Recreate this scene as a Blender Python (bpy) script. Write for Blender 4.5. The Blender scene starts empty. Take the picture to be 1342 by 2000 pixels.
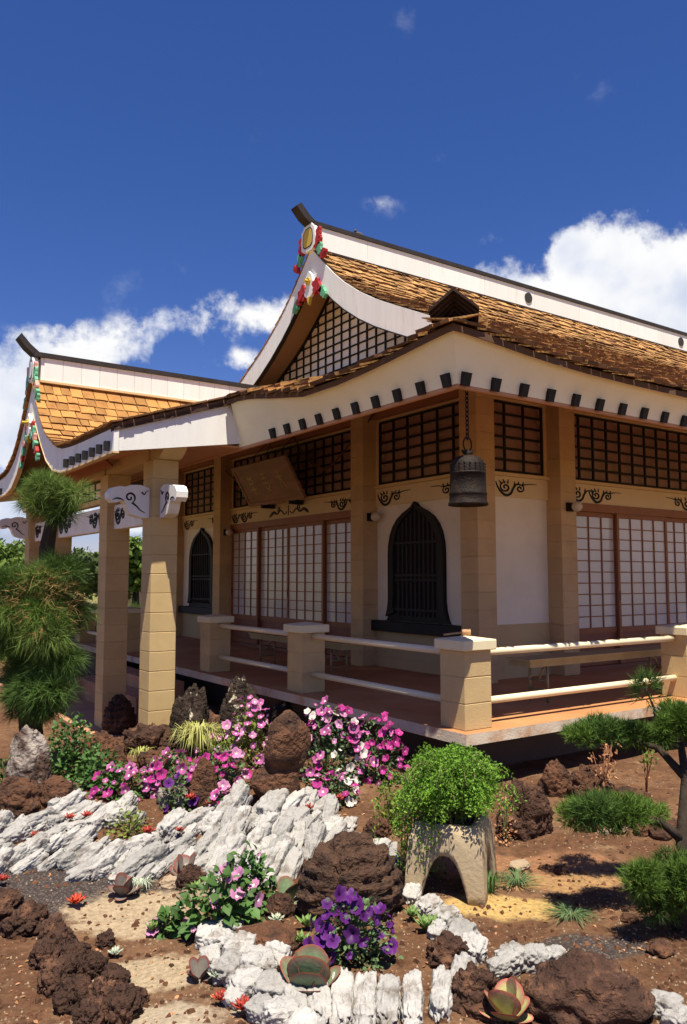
import bpy, bmesh, math, random
from mathutils import Vector, Matrix, Euler, noise
R = math.radians
random.seed(7)
sc = bpy.context.scene
COL = sc.collection

# ------------------------------------------------------------------ camera
EYE = Vector((0, 0, 1.65)); PITCH = R(4.75); AZ = R(55.5); FPX = 1545.0
cam_d = bpy.data.cameras.new('camera'); cam = bpy.data.objects.new('camera', cam_d); COL.objects.link(cam)
cam.location = EYE; cam.rotation_euler = (R(90) + PITCH, 0, AZ - R(90))
cam_d.sensor_fit = 'VERTICAL'; cam_d.sensor_height = 36; cam_d.sensor_width = 36 * 1342 / 2000
cam_d.lens = FPX / 2000 * 36; cam_d.clip_end = 3000; cam_d.clip_start = .05
sc.camera = cam
FWD = Vector((math.cos(AZ) * math.cos(PITCH), math.sin(AZ) * math.cos(PITCH), math.sin(PITCH)))
RT = Vector((math.sin(AZ), -math.cos(AZ), 0)); UP = RT.cross(FWD)
def ray(px, py): return (FWD * FPX + RT * (px - 671) + UP * (1000 - py)).normalized()

# ------------------------------------------------------------------ sun, sky, exposure
SUN_TO = Vector((-.15, -.33, 1)).normalized()          # towards the sun: high, behind the camera
sun_d = bpy.data.lights.new('sun', 'SUN'); sun = bpy.data.objects.new('sun', sun_d); COL.objects.link(sun)
sun.rotation_euler = SUN_TO.to_track_quat('Z', 'Y').to_euler()
sun_d.energy = 4.6; sun_d.angle = R(.5); sun_d.color = (1, .92, .76)
world = bpy.data.worlds.new('World'); sc.world = world; world.use_nodes = True
sc.view_settings.view_transform = 'Standard'; sc.view_settings.look = 'None'
sc.view_settings.exposure = 0.92; sc.view_settings.gamma = 1
def build_world():
    nt = world.node_tree; N = nt.nodes; L = nt.links; N.clear()
    def n(t, **k):
        o = N.new(t)
        for a, b in k.items(): setattr(o, a, b)
        return o
    def math_(op, a, b=None, c=None, clamp=False):
        o = n('ShaderNodeMath', operation=op, use_clamp=clamp)
        for i, v in enumerate((a, b, c)):
            if v is None: continue
            if isinstance(v, (int, float)): o.inputs[i].default_value = v
            else: L.new(v, o.inputs[i])
        return o.outputs[0]
    out = n('ShaderNodeOutputWorld')
    sky = n('ShaderNodeTexSky', sky_type='NISHITA', sun_disc=False)
    sky.sun_elevation = math.asin(SUN_TO.z); sky.sun_rotation = math.atan2(SUN_TO.x, SUN_TO.y)
    sky.altitude = 0; sky.air_density = 1.0; sky.dust_density = .3; sky.ozone_density = 3.0
    gam = n('ShaderNodeHueSaturation'); gam.inputs['Saturation'].default_value = 1.2; gam.inputs['Value'].default_value = 1.0
    tint = n('ShaderNodeMix', data_type='RGBA', blend_type='MULTIPLY'); tint.inputs[0].default_value = 1; tint.inputs[7].default_value = (.825, .765, 1.0, 1)   # slide-film blue
    L.new(sky.outputs[0], tint.inputs[6]); L.new(tint.outputs[2], gam.inputs['Color'])
    tc = n('ShaderNodeTexCoord'); D = tc.outputs['Generated']
    # cumulus banks: soft ellipses on the sky sphere broken up by fractal noise
    banks = [  # px, py, half width, half height (photo pixels), gain
        (1200, 610, 175, 215, 1.3), (1320, 560, 150, 150, 1.2), (1330, 700, 300, 170, 1.4), (985, 590, 150, 95, 1.0), (1130, 520, 90, 90, .8),
        (150, 770, 210, 150, 1.2), (20, 830, 190, 190, 1.1), (60, 970, 200, 100, .95), (300, 1010, 300, 60, .75),
        (350, 640, 170, 60, .46), (480, 610, 160, 60, .46), (430, 715, 150, 55, .36),
        (745, 395, 90, 36, .135), (945, 462, 90, 36, .135), (1195, 420, 110, 50, .28)]
    tot = None
    for (px, py, w, h, g) in banks:
        c = ray(px, py); r = RT - c * RT.dot(c); r.normalize(); u = r.cross(c)
        da = n('ShaderNodeVectorMath', operation='DOT_PRODUCT'); L.new(D, da.inputs[0]); da.inputs[1].default_value = r * (FPX / w)
        db = n('ShaderNodeVectorMath', operation='DOT_PRODUCT'); L.new(D, db.inputs[0]); db.inputs[1].default_value = u * (FPX / h)
        q = math_('MULTIPLY_ADD', db.outputs['Value'], db.outputs['Value'], math_('MULTIPLY', da.outputs['Value'], da.outputs['Value']))
        d = math_('MULTIPLY', math_('SUBTRACT', 1.0, math_('SQRT', q), clamp=True), g)
        tot = d if tot is None else math_('SMOOTH_MAX', tot, d, .12)
    # the same kind of cloud low round the rest of the horizon
    fr = n('ShaderNodeVectorMath', operation='DOT_PRODUCT'); L.new(D, fr.inputs[0]); fr.inputs[1].default_value = FWD
    tot = math_('MULTIPLY', tot, math_('GREATER_THAN', fr.outputs['Value'], .2))
    sep = n('ShaderNodeSeparateXYZ'); L.new(D, sep.inputs[0])
    nb = n('ShaderNodeTexNoise', noise_dimensions='3D'); L.new(D, nb.inputs['Vector']); nb.inputs['Scale'].default_value = 3.1; nb.inputs['Detail'].default_value = 2
    band = math_('SUBTRACT', 1.0, math_('ABSOLUTE', math_('MULTIPLY', math_('SUBTRACT', sep.outputs['Z'], .10), 5.5)), clamp=True)
    low = math_('MULTIPLY', math_('MULTIPLY', band, math_('SUBTRACT', nb.outputs['Fac'], .36, clamp=True)), 2.6)
    tot = math_('MAXIMUM', tot, low)
    def fbm(scale, detail, off=(0, 0, 0), rough=.6):
        mp = n('ShaderNodeMapping'); mp.inputs['Location'].default_value = off; L.new(D, mp.inputs['Vector'])
        t = n('ShaderNodeTexNoise', noise_dimensions='3D'); L.new(mp.outputs[0], t.inputs['Vector'])
        t.inputs['Scale'].default_value = scale; t.inputs['Detail'].default_value = detail; t.inputs['Roughness'].default_value = rough
        return t.outputs['Fac']
    f1 = fbm(11, 8, (3.1, 1.7, .4), .60)
    amp = n('ShaderNodeMapRange', interpolation_type='SMOOTHSTEP'); L.new(tot, amp.inputs[0]); amp.inputs[1].default_value = 0; amp.inputs[2].default_value = .22
    dens = math_('MULTIPLY_ADD', math_('SUBTRACT', f1, .53), math_('MULTIPLY', amp.outputs[0], 2.1), tot)
    mr = n('ShaderNodeMapRange', interpolation_type='SMOOTHSTEP'); L.new(dens, mr.inputs[0])
    mr.inputs[1].default_value = .13; mr.inputs[2].default_value = .46
    alpha = math_('MULTIPLY', mr.outputs[0], .985)
    # shading inside the cloud: thick parts slightly blue-grey, edges and tops white
    f2 = fbm(9, 3, (7.3, -2.2, 1.1), .5)
    sh = n('ShaderNodeMapRange', interpolation_type='SMOOTHSTEP'); L.new(math_('ADD', math_('MULTIPLY', f2, 1.0), math_('MULTIPLY', dens, .22)), sh.inputs[0])
    sh.inputs[1].default_value = .50; sh.inputs[2].default_value = .82
    cc = n('ShaderNodeMix', data_type='RGBA'); L.new(sh.outputs[0], cc.inputs[0])
    cc.inputs[6].default_value = (1.0, 1.0, 1.0, 1); cc.inputs[7].default_value = (.62, .69, .86, 1)
    bg1 = n('ShaderNodeBackground'); L.new(gam.outputs[0], bg1.inputs[0]); bg1.inputs[1].default_value = .060
    bg2 = n('ShaderNodeBackground'); L.new(cc.outputs[2], bg2.inputs[0]); bg2.inputs[1].default_value = .535
    mx = n('ShaderNodeMixShader'); L.new(alpha, mx.inputs[0]); L.new(bg1.outputs[0], mx.inputs[1]); L.new(bg2.outputs[0], mx.inputs[2])
    L.new(mx.outputs[0], out.inputs[0])
build_world()
world.cycles.sampling_method = 'MANUAL'; world.cycles.sample_map_resolution = 256

# ------------------------------------------------------------------ materials
MATS = {}
def mat(name, col, rough=.85, var=.18, scale=6.0, col2=None, c2lo=.5, c2hi=.7, c2scale=3.0, rand=0.0, bump=.0, bscale=60.0, spec=.3, metal=0.0, trans=0.0, detail=6, stretch=None, coat=0.0, bdist=.02):
    m = bpy.data.materials.new(name); m.use_nodes = True; MATS[name] = m
    nt = m.node_tree; N = nt.nodes; L = nt.links; b = N['Principled BSDF']
    g = N.new('ShaderNodeNewGeometry')
    vec = g.outputs['Position']
    if stretch:
        mp = N.new('ShaderNodeMapping'); mp.inputs['Scale'].default_value = stretch; L.new(vec, mp.inputs['Vector']); vec = mp.outputs[0]
    t = N.new('ShaderNodeTexNoise'); L.new(vec, t.inputs['Vector']); t.inputs['Scale'].default_value = scale; t.inputs['Detail'].default_value = detail; t.inputs['Roughness'].default_value = .62
    mr = N.new('ShaderNodeMapRange'); L.new(t.outputs['Fac'], mr.inputs[0]); mr.inputs[1].default_value = .25; mr.inputs[2].default_value = .75
    mr.inputs[3].default_value = 1 - var; mr.inputs[4].default_value = 1 + var
    val = mr.outputs[0]
    if rand:
        oi = N.new('ShaderNodeObjectInfo'); ad = N.new('ShaderNodeMath'); ad.operation = 'ADD'; L.new(oi.outputs['Random'], ad.inputs[0]); L.new(g.outputs['Random Per Island'], ad.inputs[1])
        fr = N.new('ShaderNodeMath'); fr.operation = 'FRACT'; L.new(ad.outputs[0], fr.inputs[0])
        r2 = N.new('ShaderNodeMapRange'); L.new(fr.outputs[0], r2.inputs[0]); r2.inputs[3].default_value = 1 - rand; r2.inputs[4].default_value = 1 + rand
        mu = N.new('ShaderNodeMath'); mu.operation = 'MULTIPLY'; L.new(val, mu.inputs[0]); L.new(r2.outputs[0], mu.inputs[1]); val = mu.outputs[0]
    base = N.new('ShaderNodeRGB'); base.outputs[0].default_value = (*col, 1); c = base.outputs[0]
    if col2:
        t2 = N.new('ShaderNodeTexNoise'); L.new(vec, t2.inputs['Vector']); t2.inputs['Scale'].default_value = c2scale; t2.inputs['Detail'].default_value = 8; t2.inputs['Roughness'].default_value = .65
        m2 = N.new('ShaderNodeMapRange'); m2.interpolation_type = 'SMOOTHSTEP'; L.new(t2.outputs['Fac'], m2.inputs[0]); m2.inputs[1].default_value = c2lo; m2.inputs[2].default_value = c2hi
        mx = N.new('ShaderNodeMix'); mx.data_type = 'RGBA'; L.new(m2.outputs[0], mx.inputs[0]); L.new(c, mx.inputs[6]); mx.inputs[7].default_value = (*col2, 1); c = mx.outputs[2]
    hv = N.new('ShaderNodeHueSaturation'); L.new(c, hv.inputs['Color']); L.new(val, hv.inputs['Value'])
    L.new(hv.outputs[0], b.inputs['Base Color'])
    b.inputs['Roughness'].default_value = rough; b.inputs['Specular IOR Level'].default_value = spec; b.inputs['Metallic'].default_value = metal
    if coat: b.inputs['Coat Weight'].default_value = coat; b.inputs['Coat Roughness'].default_value = .1
    if bump:
        t3 = N.new('ShaderNodeTexNoise'); L.new(vec, t3.inputs['Vector']); t3.inputs['Scale'].default_value = bscale; t3.inputs['Detail'].default_value = 8
        bp = N.new('ShaderNodeBump'); bp.inputs['Strength'].default_value = bump; bp.inputs['Distance'].default_value = bdist; L.new(t3.outputs['Fac'], bp.inputs['Height']); L.new(bp.outputs[0], b.inputs['Normal'])
    if trans:
        tr = N.new('ShaderNodeBsdfTranslucent'); L.new(hv.outputs[0], tr.inputs[0]); ms = N.new('ShaderNodeMixShader'); ms.inputs[0].default_value = trans
        L.new(b.outputs[0], ms.inputs[1]); L.new(tr.outputs[0], ms.inputs[2]); L.new(ms.outputs[0], N['Material Output'].inputs[0])
    return m
mat('tan_block', (.555, .40, .195), .9, .09, 3, col2=(.46, .31, .15), c2lo=.50, c2hi=.80, c2scale=2.5, rand=.05, bump=.35, bscale=160)
mat('column_block_shade', (.58, .385, .195), .9, .10, 3, col2=(.48, .30, .15), c2lo=.50, c2hi=.80, c2scale=2.5, rand=.06, bump=.35, bscale=160)  # redder twin of tan_block: warm veranda shade put into the colour
mat('tan_paint', (.56, .405, .20), .8, .08, 3, col2=(.46, .31, .15), c2lo=.55, c2hi=.85, c2scale=2.5, bump=.1, bscale=90)
mat('cream_cap', (.72, .62, .40), .85, .07, 4, bump=.15, bscale=120)
mat('rail_paint', (.78, .66, .44), .55, .05, 6)
mat('cream_wall', (.74, .57, .33), .85, .07, 2, bump=.08)
mat('plaster', (.84, .74, .58), .9, .07, 2, col2=(.76, .63, .47), c2lo=.5, c2hi=.8, c2scale=1.3, bump=.15, bscale=140)
mat('white_board', (.81, .80, .77), .7, .06, 3, col2=(.62, .57, .48), c2lo=.52, c2hi=.80, c2scale=1.6, stretch=(2.5, 2.5, .5), bump=.05)
mat('white_panel', (.83, .82, .79), .7, .06, 4, rand=.05, col2=(.66, .61, .53), c2lo=.55, c2hi=.80, c2scale=2, stretch=(2.5, 2.5, .4))
mat('cove_white', (.93, .85, .60), .8, .05, 2, col2=(.82, .68, .42), c2lo=.5, c2hi=.85, c2scale=1.2)
mat('ceiling_brown', (.56, .29, .155), .85, .12, 2)
mat('rust_beam', (.36, .15, .075), .8, .10, 4)
mat('trim_yellow', (.70, .50, .26), .8, .06, 4)
mat('black_wood', (.016, .013, .012), .65, .2, 8)
mat('black_cap', (.030, .024, .024), .75, .3, 5, bump=.2)
mat('lattice_back', (.52, .32, .24), .9, .14, 6)
mat('gable_wall', (.86, .78, .71), .9, .06, 3)
mat('shoji_wood', (.30, .115, .05), .55, .15, 5, stretch=(3, 3, .6))
mat('shoji_paper', (.60, .555, .54), .14, .06, 3, rand=.05, spec=.6)
mat('door_panel', (.24, .085, .05), .5, .15, 4)
mat('deck_red', (.42, .195, .080), .7, .22, 1.6, col2=(.52, .31, .14), c2lo=.46, c2hi=.8, c2scale=1.1, bump=.08)
mat('slab_edge', (.50, .42, .33), .9, .15, 5, col2=(.40, .215, .11), c2lo=.46, c2hi=.68, c2scale=4, bump=.25)
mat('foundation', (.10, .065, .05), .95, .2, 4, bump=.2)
mat('step_red', (.42, .22, .125), .85, .2, 2, col2=(.52, .34, .19), c2lo=.55, c2hi=.8, c2scale=2)
mat('bronze', (.020, .014, .011), .65, .3, 14, col2=(.065, .036, .02), c2lo=.5, c2hi=.75, c2scale=9, metal=.25, bump=.35, bscale=70, spec=.2)
mat('plaque_wood', (.33, .185, .125), .6, .28, 3, stretch=(2, .7, 4), bump=.1)
mat('plaque_gold', (.50, .38, .16), .45, .1, 8)
mat('lamp_glass', (.62, .52, .38), .25, .03, 6, spec=.5)
mat('bench_paint', (.36, .27, .12), .6, .18, 6)
mat('bench_metal', (.30, .23, .12), .45, .1, 6, metal=.3)
mat('orn_red', (.36, .022, .022), .6, .15, 9); mat('orn_green', (.13, .40, .23), .6, .15, 9)
mat('orn_yellow', (.60, .42, .06), .5, .1, 9); mat('orn_pink', (.62, .30, .25), .6, .1, 9); mat('orn_white', (.80, .79, .76), .6, .05, 9)
mat('shingle_new', (.400, .195, .056), .9, .18, 14, rand=.30, col2=(.27, .118, .036), c2lo=.46, c2hi=.70, c2scale=7, bump=.45, bscale=45)
mat('shingle_butt', (.15, .072, .032), .95, .3, 12, rand=.35)
mat('shingle_old', (.365, .195, .068), .9, .25, 14, rand=.42, col2=(.15, .066, .026), c2lo=.48, c2hi=.66, c2scale=2.6, bump=.6, bscale=40)
mat('shingle_dark', (.050, .026, .018), .95, .35, 12, rand=.4, bump=.4, bscale=40)
mat('roof_deck', (.12, .065, .038), .95, .25, 5)
mat('soffit_pink', (.40, .24, .15), .9, .06, 2)
mat('mallet_wood', (.48, .27, .12), .6, .2, 20)
mat('planter', (.40, .31, .195), .85, .10, 9, col2=(.27, .20, .12), c2lo=.55, c2hi=.75, c2scale=6, bump=.2, bscale=50)
mat('white_stone', (.34, .326, .308), .95, .22, 12, col2=(.15, .125, .105), c2lo=.50, c2hi=.70, c2scale=8, rand=.22, bump=.8, bscale=26, bdist=.03)
mat('lava', (0.0595, 0.0289, 0.0187), .95, .45, 9, col2=(0.1318, 0.0638, 0.0357), c2lo=.50, c2hi=.68, c2scale=9, rand=.15, bump=1, bscale=30, bdist=.06)
mat('lava_black', (.034, .022, .016), .95, .45, 9, col2=(.42, .37, .28), c2lo=.585, c2hi=.62, c2scale=7, bump=1, bscale=30, bdist=.05)
mat('rock_brown', (.112, .050, .026), .95, .45, 9, col2=(.048, .025, .017), c2lo=.45, c2hi=.65, c2scale=7, rand=.2, bump=1, bscale=34, bdist=.06)
mat('rock_grey', (0.289, 0.2465, 0.2125), .95, .3, 9, col2=(0.0723, 0.0425, 0.0306), c2lo=.42, c2hi=.56, c2scale=4, bump=1, bscale=26, bdist=.05)
mat('rock_strata', (0.085, 0.0442, 0.0272), .95, .40, 12, col2=(0.0425, 0.0229, 0.0161), c2lo=.45, c2hi=.65, c2scale=8, bump=1, bscale=34, bdist=.06)
mat('clod', (0.1105, 0.0493, 0.0255), .95, .3, 9, rand=.4, bump=.4)
mat('pebble', (0.306, 0.2295, 0.153), .9, .2, 8, rand=.3, bump=.3)
mat('bark', (.040, .028, .020), .95, .35, 14, bump=.8, bscale=30, stretch=(1, 1, .35))
mat('needle', (0.1012, 0.1804, 0.0264), .75, .25, 3, rand=.45, trans=.3)
mat('needle_soft', (.135, .205, .042), .75, .25, 3, rand=.5, trans=.3)
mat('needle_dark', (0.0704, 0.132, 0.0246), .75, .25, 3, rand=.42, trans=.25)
mat('needle_dry', (.22, .14, .05), .85, .2, 5, rand=.3)
mat('fern', (0.132, 0.264, 0.0264), .7, .25, 5, rand=.38, trans=.3)
mat('leaf', (0.066, 0.1452, 0.0308), .6, .2, 6, rand=.32, trans=.25, spec=.4)
mat('leaf_grey', (0.1144, 0.1848, 0.0748), .7, .2, 6, rand=.30, trans=.25)
mat('leaf_light', (0.176, 0.2376, 0.0396), .65, .2, 6, rand=.32, trans=.3)
mat('leaf_pale', (0.4048, 0.4048, 0.1408), .75, .15, 6, rand=.22, trans=.25)
mat('leaf_dry', (.42, .21, .10), .85, .2, 6, rand=.35, trans=.2)
mat('leaf_far', (0.1232, 0.1892, 0.0352), .8, .2, 1.5, rand=.42, trans=.25)
mat('leaf_far_dark', (0.0748, 0.11, 0.0352), .85, .2, 1.5, rand=.35, trans=.2)
mat('stem', (.16, .15, .06), .8, .2, 9); mat('stem_red', (.20, .08, .04), .8, .2, 9)
mat('petal_pink', (0.4576, 0.11, 0.3168), .6, .10, 12, rand=.22, trans=.25)
mat('petal_magenta', (0.3696, 0.0264, 0.1936), .6, .10, 12, rand=.30, trans=.25)
mat('petal_pale', (0.528, 0.22, 0.4048), .6, .06, 12, rand=.14, trans=.25)
mat('petal_white', (0.616, 0.5632, 0.528), .6, .05, 12, trans=.25)
mat('petal_purple', (.085, .012, .135), .55, .12, 12, rand=.3, trans=.2)
mat('throat_pale', (.80, .72, .60), .6, .05, 12); mat('throat_dark', (.05, .006, .08), .6, .05, 12)
mat('rosette_red', (.28, .028, .016), .55, .2, 15, rand=.3, spec=.4); mat('rosette_orange', (.50, .055, .015), .5, .2, 15, rand=.2, spec=.4)
mat('agave_grey', (.36, .40, .30), .6, .12, 10, rand=.15)
mat('agave_green', (.13, .21, .05), .5, .2, 10, rand=.2, spec=.4)
def paddle_mat(name, mid, rim, edge):
    """succulent leaf: coloured rim following the leaf outline (uses the leaf's own coordinates)"""
    m = mat(name, mid, .62, .28, 22, spec=.3, bump=.12, bscale=60); nt = m.node_tree; N = nt.nodes; L = nt.links
    at = N.new('ShaderNodeAttribute'); at.attribute_name = 'rim'
    cr = N.new('ShaderNodeValToRGB'); e = cr.color_ramp.elements; e[0].position = .62; e[0].color = (*mid, 1); e[1].position = .90; e[1].color = (*rim, 1); x = e.new(.985); x.color = (*edge, 1)
    L.new(at.outputs['Fac'], cr.inputs[0])
    hv = [q for q in N if q.bl_idname == 'ShaderNodeHueSaturation'][0]; L.new(cr.outputs[0], hv.inputs['Color'])
    return m
paddle_mat('paddle_green', (.15, .21, .115), (.19, .13, .09), (.24, .07, .035))
paddle_mat('paddle_red', (.17, .15, .13), (.19, .07, .055), (.18, .035, .022))
paddle_mat('paddle_yellow', (.33, .32, .13), (.33, .15, .11), (.34, .075, .05))
mat('bird', (.10, .075, .06), .8, .2, 20); mat('crest', (.04, .035, .035), .7, .1, 20)
mat('metal_roof', (.75, .75, .74), .5, .04, 3)

# ------------------------------------------------------------------ helpers
WL = {}                                     # world position of every object built
def reg(o, loc, parent):
    loc = Vector(loc); WL[o.name] = loc
    if parent is not None:
        o.parent = parent; o.location = loc - WL[parent.name]
    else: o.location = loc
    COL.objects.link(o); return o
def tag(o, label, cat, group=None):
    o['label'] = label; o['category'] = cat
    if group: o['group'] = group
    return o
def thing(name, loc, label, cat, group=None):
    return tag(reg(bpy.data.objects.new(name, None), loc, None), label, cat, group)
class MB:
    def __init__(s): s.v = []; s.f = []; s.m = []; s.rim = None
    def add(s, vs, fs, mi=0):
        b = len(s.v); s.v += [tuple(v) for v in vs]; s.f += [tuple(i + b for i in f) for f in fs]; s.m += [mi] * len(fs); return s
    def box(s, x0, x1, y0, y1, z0, z1, mi=0, bev=0.0):
        if bev:
            return s.bbox(x0, x1, y0, y1, z0, z1, bev, mi)
        return s.add([(x0, y0, z0), (x1, y0, z0), (x1, y1, z0), (x0, y1, z0), (x0, y0, z1), (x1, y0, z1), (x1, y1, z1), (x0, y1, z1)],
                     [(0, 3, 2, 1), (4, 5, 6, 7), (0, 1, 5, 4), (1, 2, 6, 5), (2, 3, 7, 6), (3, 0, 4, 7)], mi)
    def bbox(s, x0, x1, y0, y1, z0, z1, b, mi=0):
        bm = bmesh.new(); bmesh.ops.create_cube(bm, size=1)
        for v in bm.verts: v.co = Vector(((x0 + x1) / 2 + v.co.x * (x1 - x0), (y0 + y1) / 2 + v.co.y * (y1 - y0), (z0 + z1) / 2 + v.co.z * (z1 - z0)))
        bmesh.ops.bevel(bm, geom=bm.edges[:], offset=b, segments=1, affect='EDGES'); s.bm(bm, mi); return s
    def bm(s, bm, mi=0):
        bm.verts.index_update(); s.add([v.co[:] for v in bm.verts], [[v.index for v in f.verts] for f in bm.faces], mi); bm.free(); return s
    def prism(s, poly, fn, t0, t1, mi=0):
        """extrude a 2D polygon (CCW) between depths t0,t1; fn(a,b,t)->xyz"""
        n = len(poly); vs = [fn(a, b, t0) for a, b in poly] + [fn(a, b, t1) for a, b in poly]
        fs = [tuple(range(n - 1, -1, -1)), tuple(range(n, 2 * n))] + [(i, (i + 1) % n, n + (i + 1) % n, n + i) for i in range(n)]
        return s.add(vs, fs, mi)
    def strip(s, A, B, fn, t0, t1, mi=0):
        """band between polylines A and B (2D), extruded t0..t1, as quads"""
        n = len(A); vs = []
        for t in (t0, t1):
            vs += [fn(a, b, t) for a, b in A] + [fn(a, b, t) for a, b in B]
        fs = []
        for i in range(n - 1):
            fs += [(i, i + 1, n + i + 1, n + i), (2 * n + i, 3 * n + i, 3 * n + i + 1, 2 * n + i + 1),
                   (i, 2 * n + i, 2 * n + i + 1, i + 1), (n + i, n + i + 1, 3 * n + i + 1, 3 * n + i)]
        fs += [(0, n, 3 * n, 2 * n), (n - 1, 3 * n - 1, 4 * n - 1, 2 * n - 1)]
        return s.add(vs, fs, mi)
    def tube(s, pts, rad, seg=8, mi=0, cap=True):
        pts = [Vector(p) for p in pts]; n = len(pts); rad = rad if isinstance(rad, (list, tuple)) else [rad] * n
        vs = []; ref = None
        for i, p in enumerate(pts):
            d = (pts[min(i + 1, n - 1)] - pts[max(i - 1, 0)]).normalized()
            if ref is None: ref = Vector((0, 0, 1)) if abs(d.z) < .9 else Vector((1, 0, 0))
            a = (ref - d * ref.dot(d)).normalized(); ref = a; b = d.cross(a)
            vs += [p + (a * math.cos(2 * math.pi * k / seg) + b * math.sin(2 * math.pi * k / seg)) * rad[i] for k in range(seg)]
        fs = [(i * seg + k, i * seg + (k + 1) % seg, (i + 1) * seg + (k + 1) % seg, (i + 1) * seg + k) for i in range(n - 1) for k in range(seg)]
        if cap: fs += [tuple(range(seg - 1, -1, -1)), tuple((n - 1) * seg + k for k in range(seg))]
        return s.add(vs, fs, mi)
    def lathe(s, prof, c, seg=24, mi=0):
        vs = [(c[0] + r * math.cos(2 * math.pi * k / seg), c[1] + r * math.sin(2 * math.pi * k / seg), c[2] + z) for r, z in prof for k in range(seg)]
        fs = [(i * seg + k, i * seg + (k + 1) % seg, (i + 1) * seg + (k + 1) % seg, (i + 1) * seg + k) for i in range(len(prof) - 1) for k in range(seg)]
        return s.add(vs, fs, mi)
    def mesh(s, name, mats, smooth=False, center=None):
        me = bpy.data.meshes.new(name); c = Vector(center) if center is not None else Vector()
        me.from_pydata([(v[0] - c.x, v[1] - c.y, v[2] - c.z) for v in s.v], [], s.f); 
        for m in (mats if isinstance(mats, (list, tuple)) else [mats]): me.materials.append(MATS[m])
        if max(s.m, default=0): me.polygons.foreach_set('material_index', s.m)
        if smooth: me.polygons.foreach_set('use_smooth', [True] * len(s.f))
        if s.rim:
            a = me.attributes.new('rim', 'FLOAT', 'POINT'); a.data.foreach_set('value', s.rim)
        me.update(); return me
    def build(s, name, mats, parent=None, smooth=False, center=None):
        if center is None:
            xs = list(zip(*s.v)); center = ((min(xs[0]) + max(xs[0])) / 2, (min(xs[1]) + max(xs[1])) / 2, min(xs[2]))
        me = s.mesh(name, mats, smooth, center)
        return reg(bpy.data.objects.new(name, me), center, parent)
def inst(name, me, loc, parent, rot=None, scale=None):
    o = bpy.data.objects.new(name, me); reg(o, loc, parent)
    if rot is not None:
        if isinstance(rot, Matrix): o.rotation_euler = rot.to_euler()
        else: o.rotation_euler = rot
    if scale is not None: o.scale = scale if isinstance(scale, (tuple, list, Vector)) else (scale,) * 3
    return o
def interp(tab, x):
    if x <= tab[0][0]: return tab[0][1]
    for (a, b), (c, d) in zip(tab, tab[1:]):
        if x <= c: return b + (d - b) * (x - a) / (c - a)
    (a, b), (c, d) = tab[-2:]; return d + (d - b) / (c - a) * (x - c)
def U(a, b): return random.uniform(a, b)
FX = lambda x: (lambda a, b, t: (x + t, a, b))       # plane x=const: a=Y, b=Z
FY = lambda y: (lambda a, b, t: (a, y + t, b))       # plane y=const: a=X, b=Z
# ------------------------------------------------------------------ terrain
def h(x, y):
    """ground height of the garden"""
    def g(cx, cy, sx, sy, a): return a * math.exp(-((x - cx) / sx) ** 2 - ((y - cy) / sy) ** 2)
    z = -.02
    z += g(2.9, 5.5, 1.5, .75, .20)                       # flower mound
    z += g(5.2, 4.2, 1.7, .9, .06)
    z += g(1.2, 6.0, .9, .7, .10)
    z -= g(1.2, 3.9, 1.0, .8, .08)                        # path dips
    z -= .14 / (1 + math.exp(max(-30, min(30, -(y - 7.9) * 4)))) if x < 4.2 else 0
    if z > .30: z = .30
    return z
def hn(x, y):
    return h(x, y) + .02 * noise.noise((x * 2.1, y * 2.1, .3)) + .010 * noise.noise((x * 7, y * 7, 1.3))
def at(px, py, dz=0.0):
    """ground point seen at a photo pixel (dz: height of the seen point above ground)"""
    d = ray(px, py); t = 1.0
    for _ in range(400):
        p = EYE + d * t
        if p.z <= h(p.x, p.y) + dz: break
        t += .03
    return Vector((p.x, p.y, h(p.x, p.y)))
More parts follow.
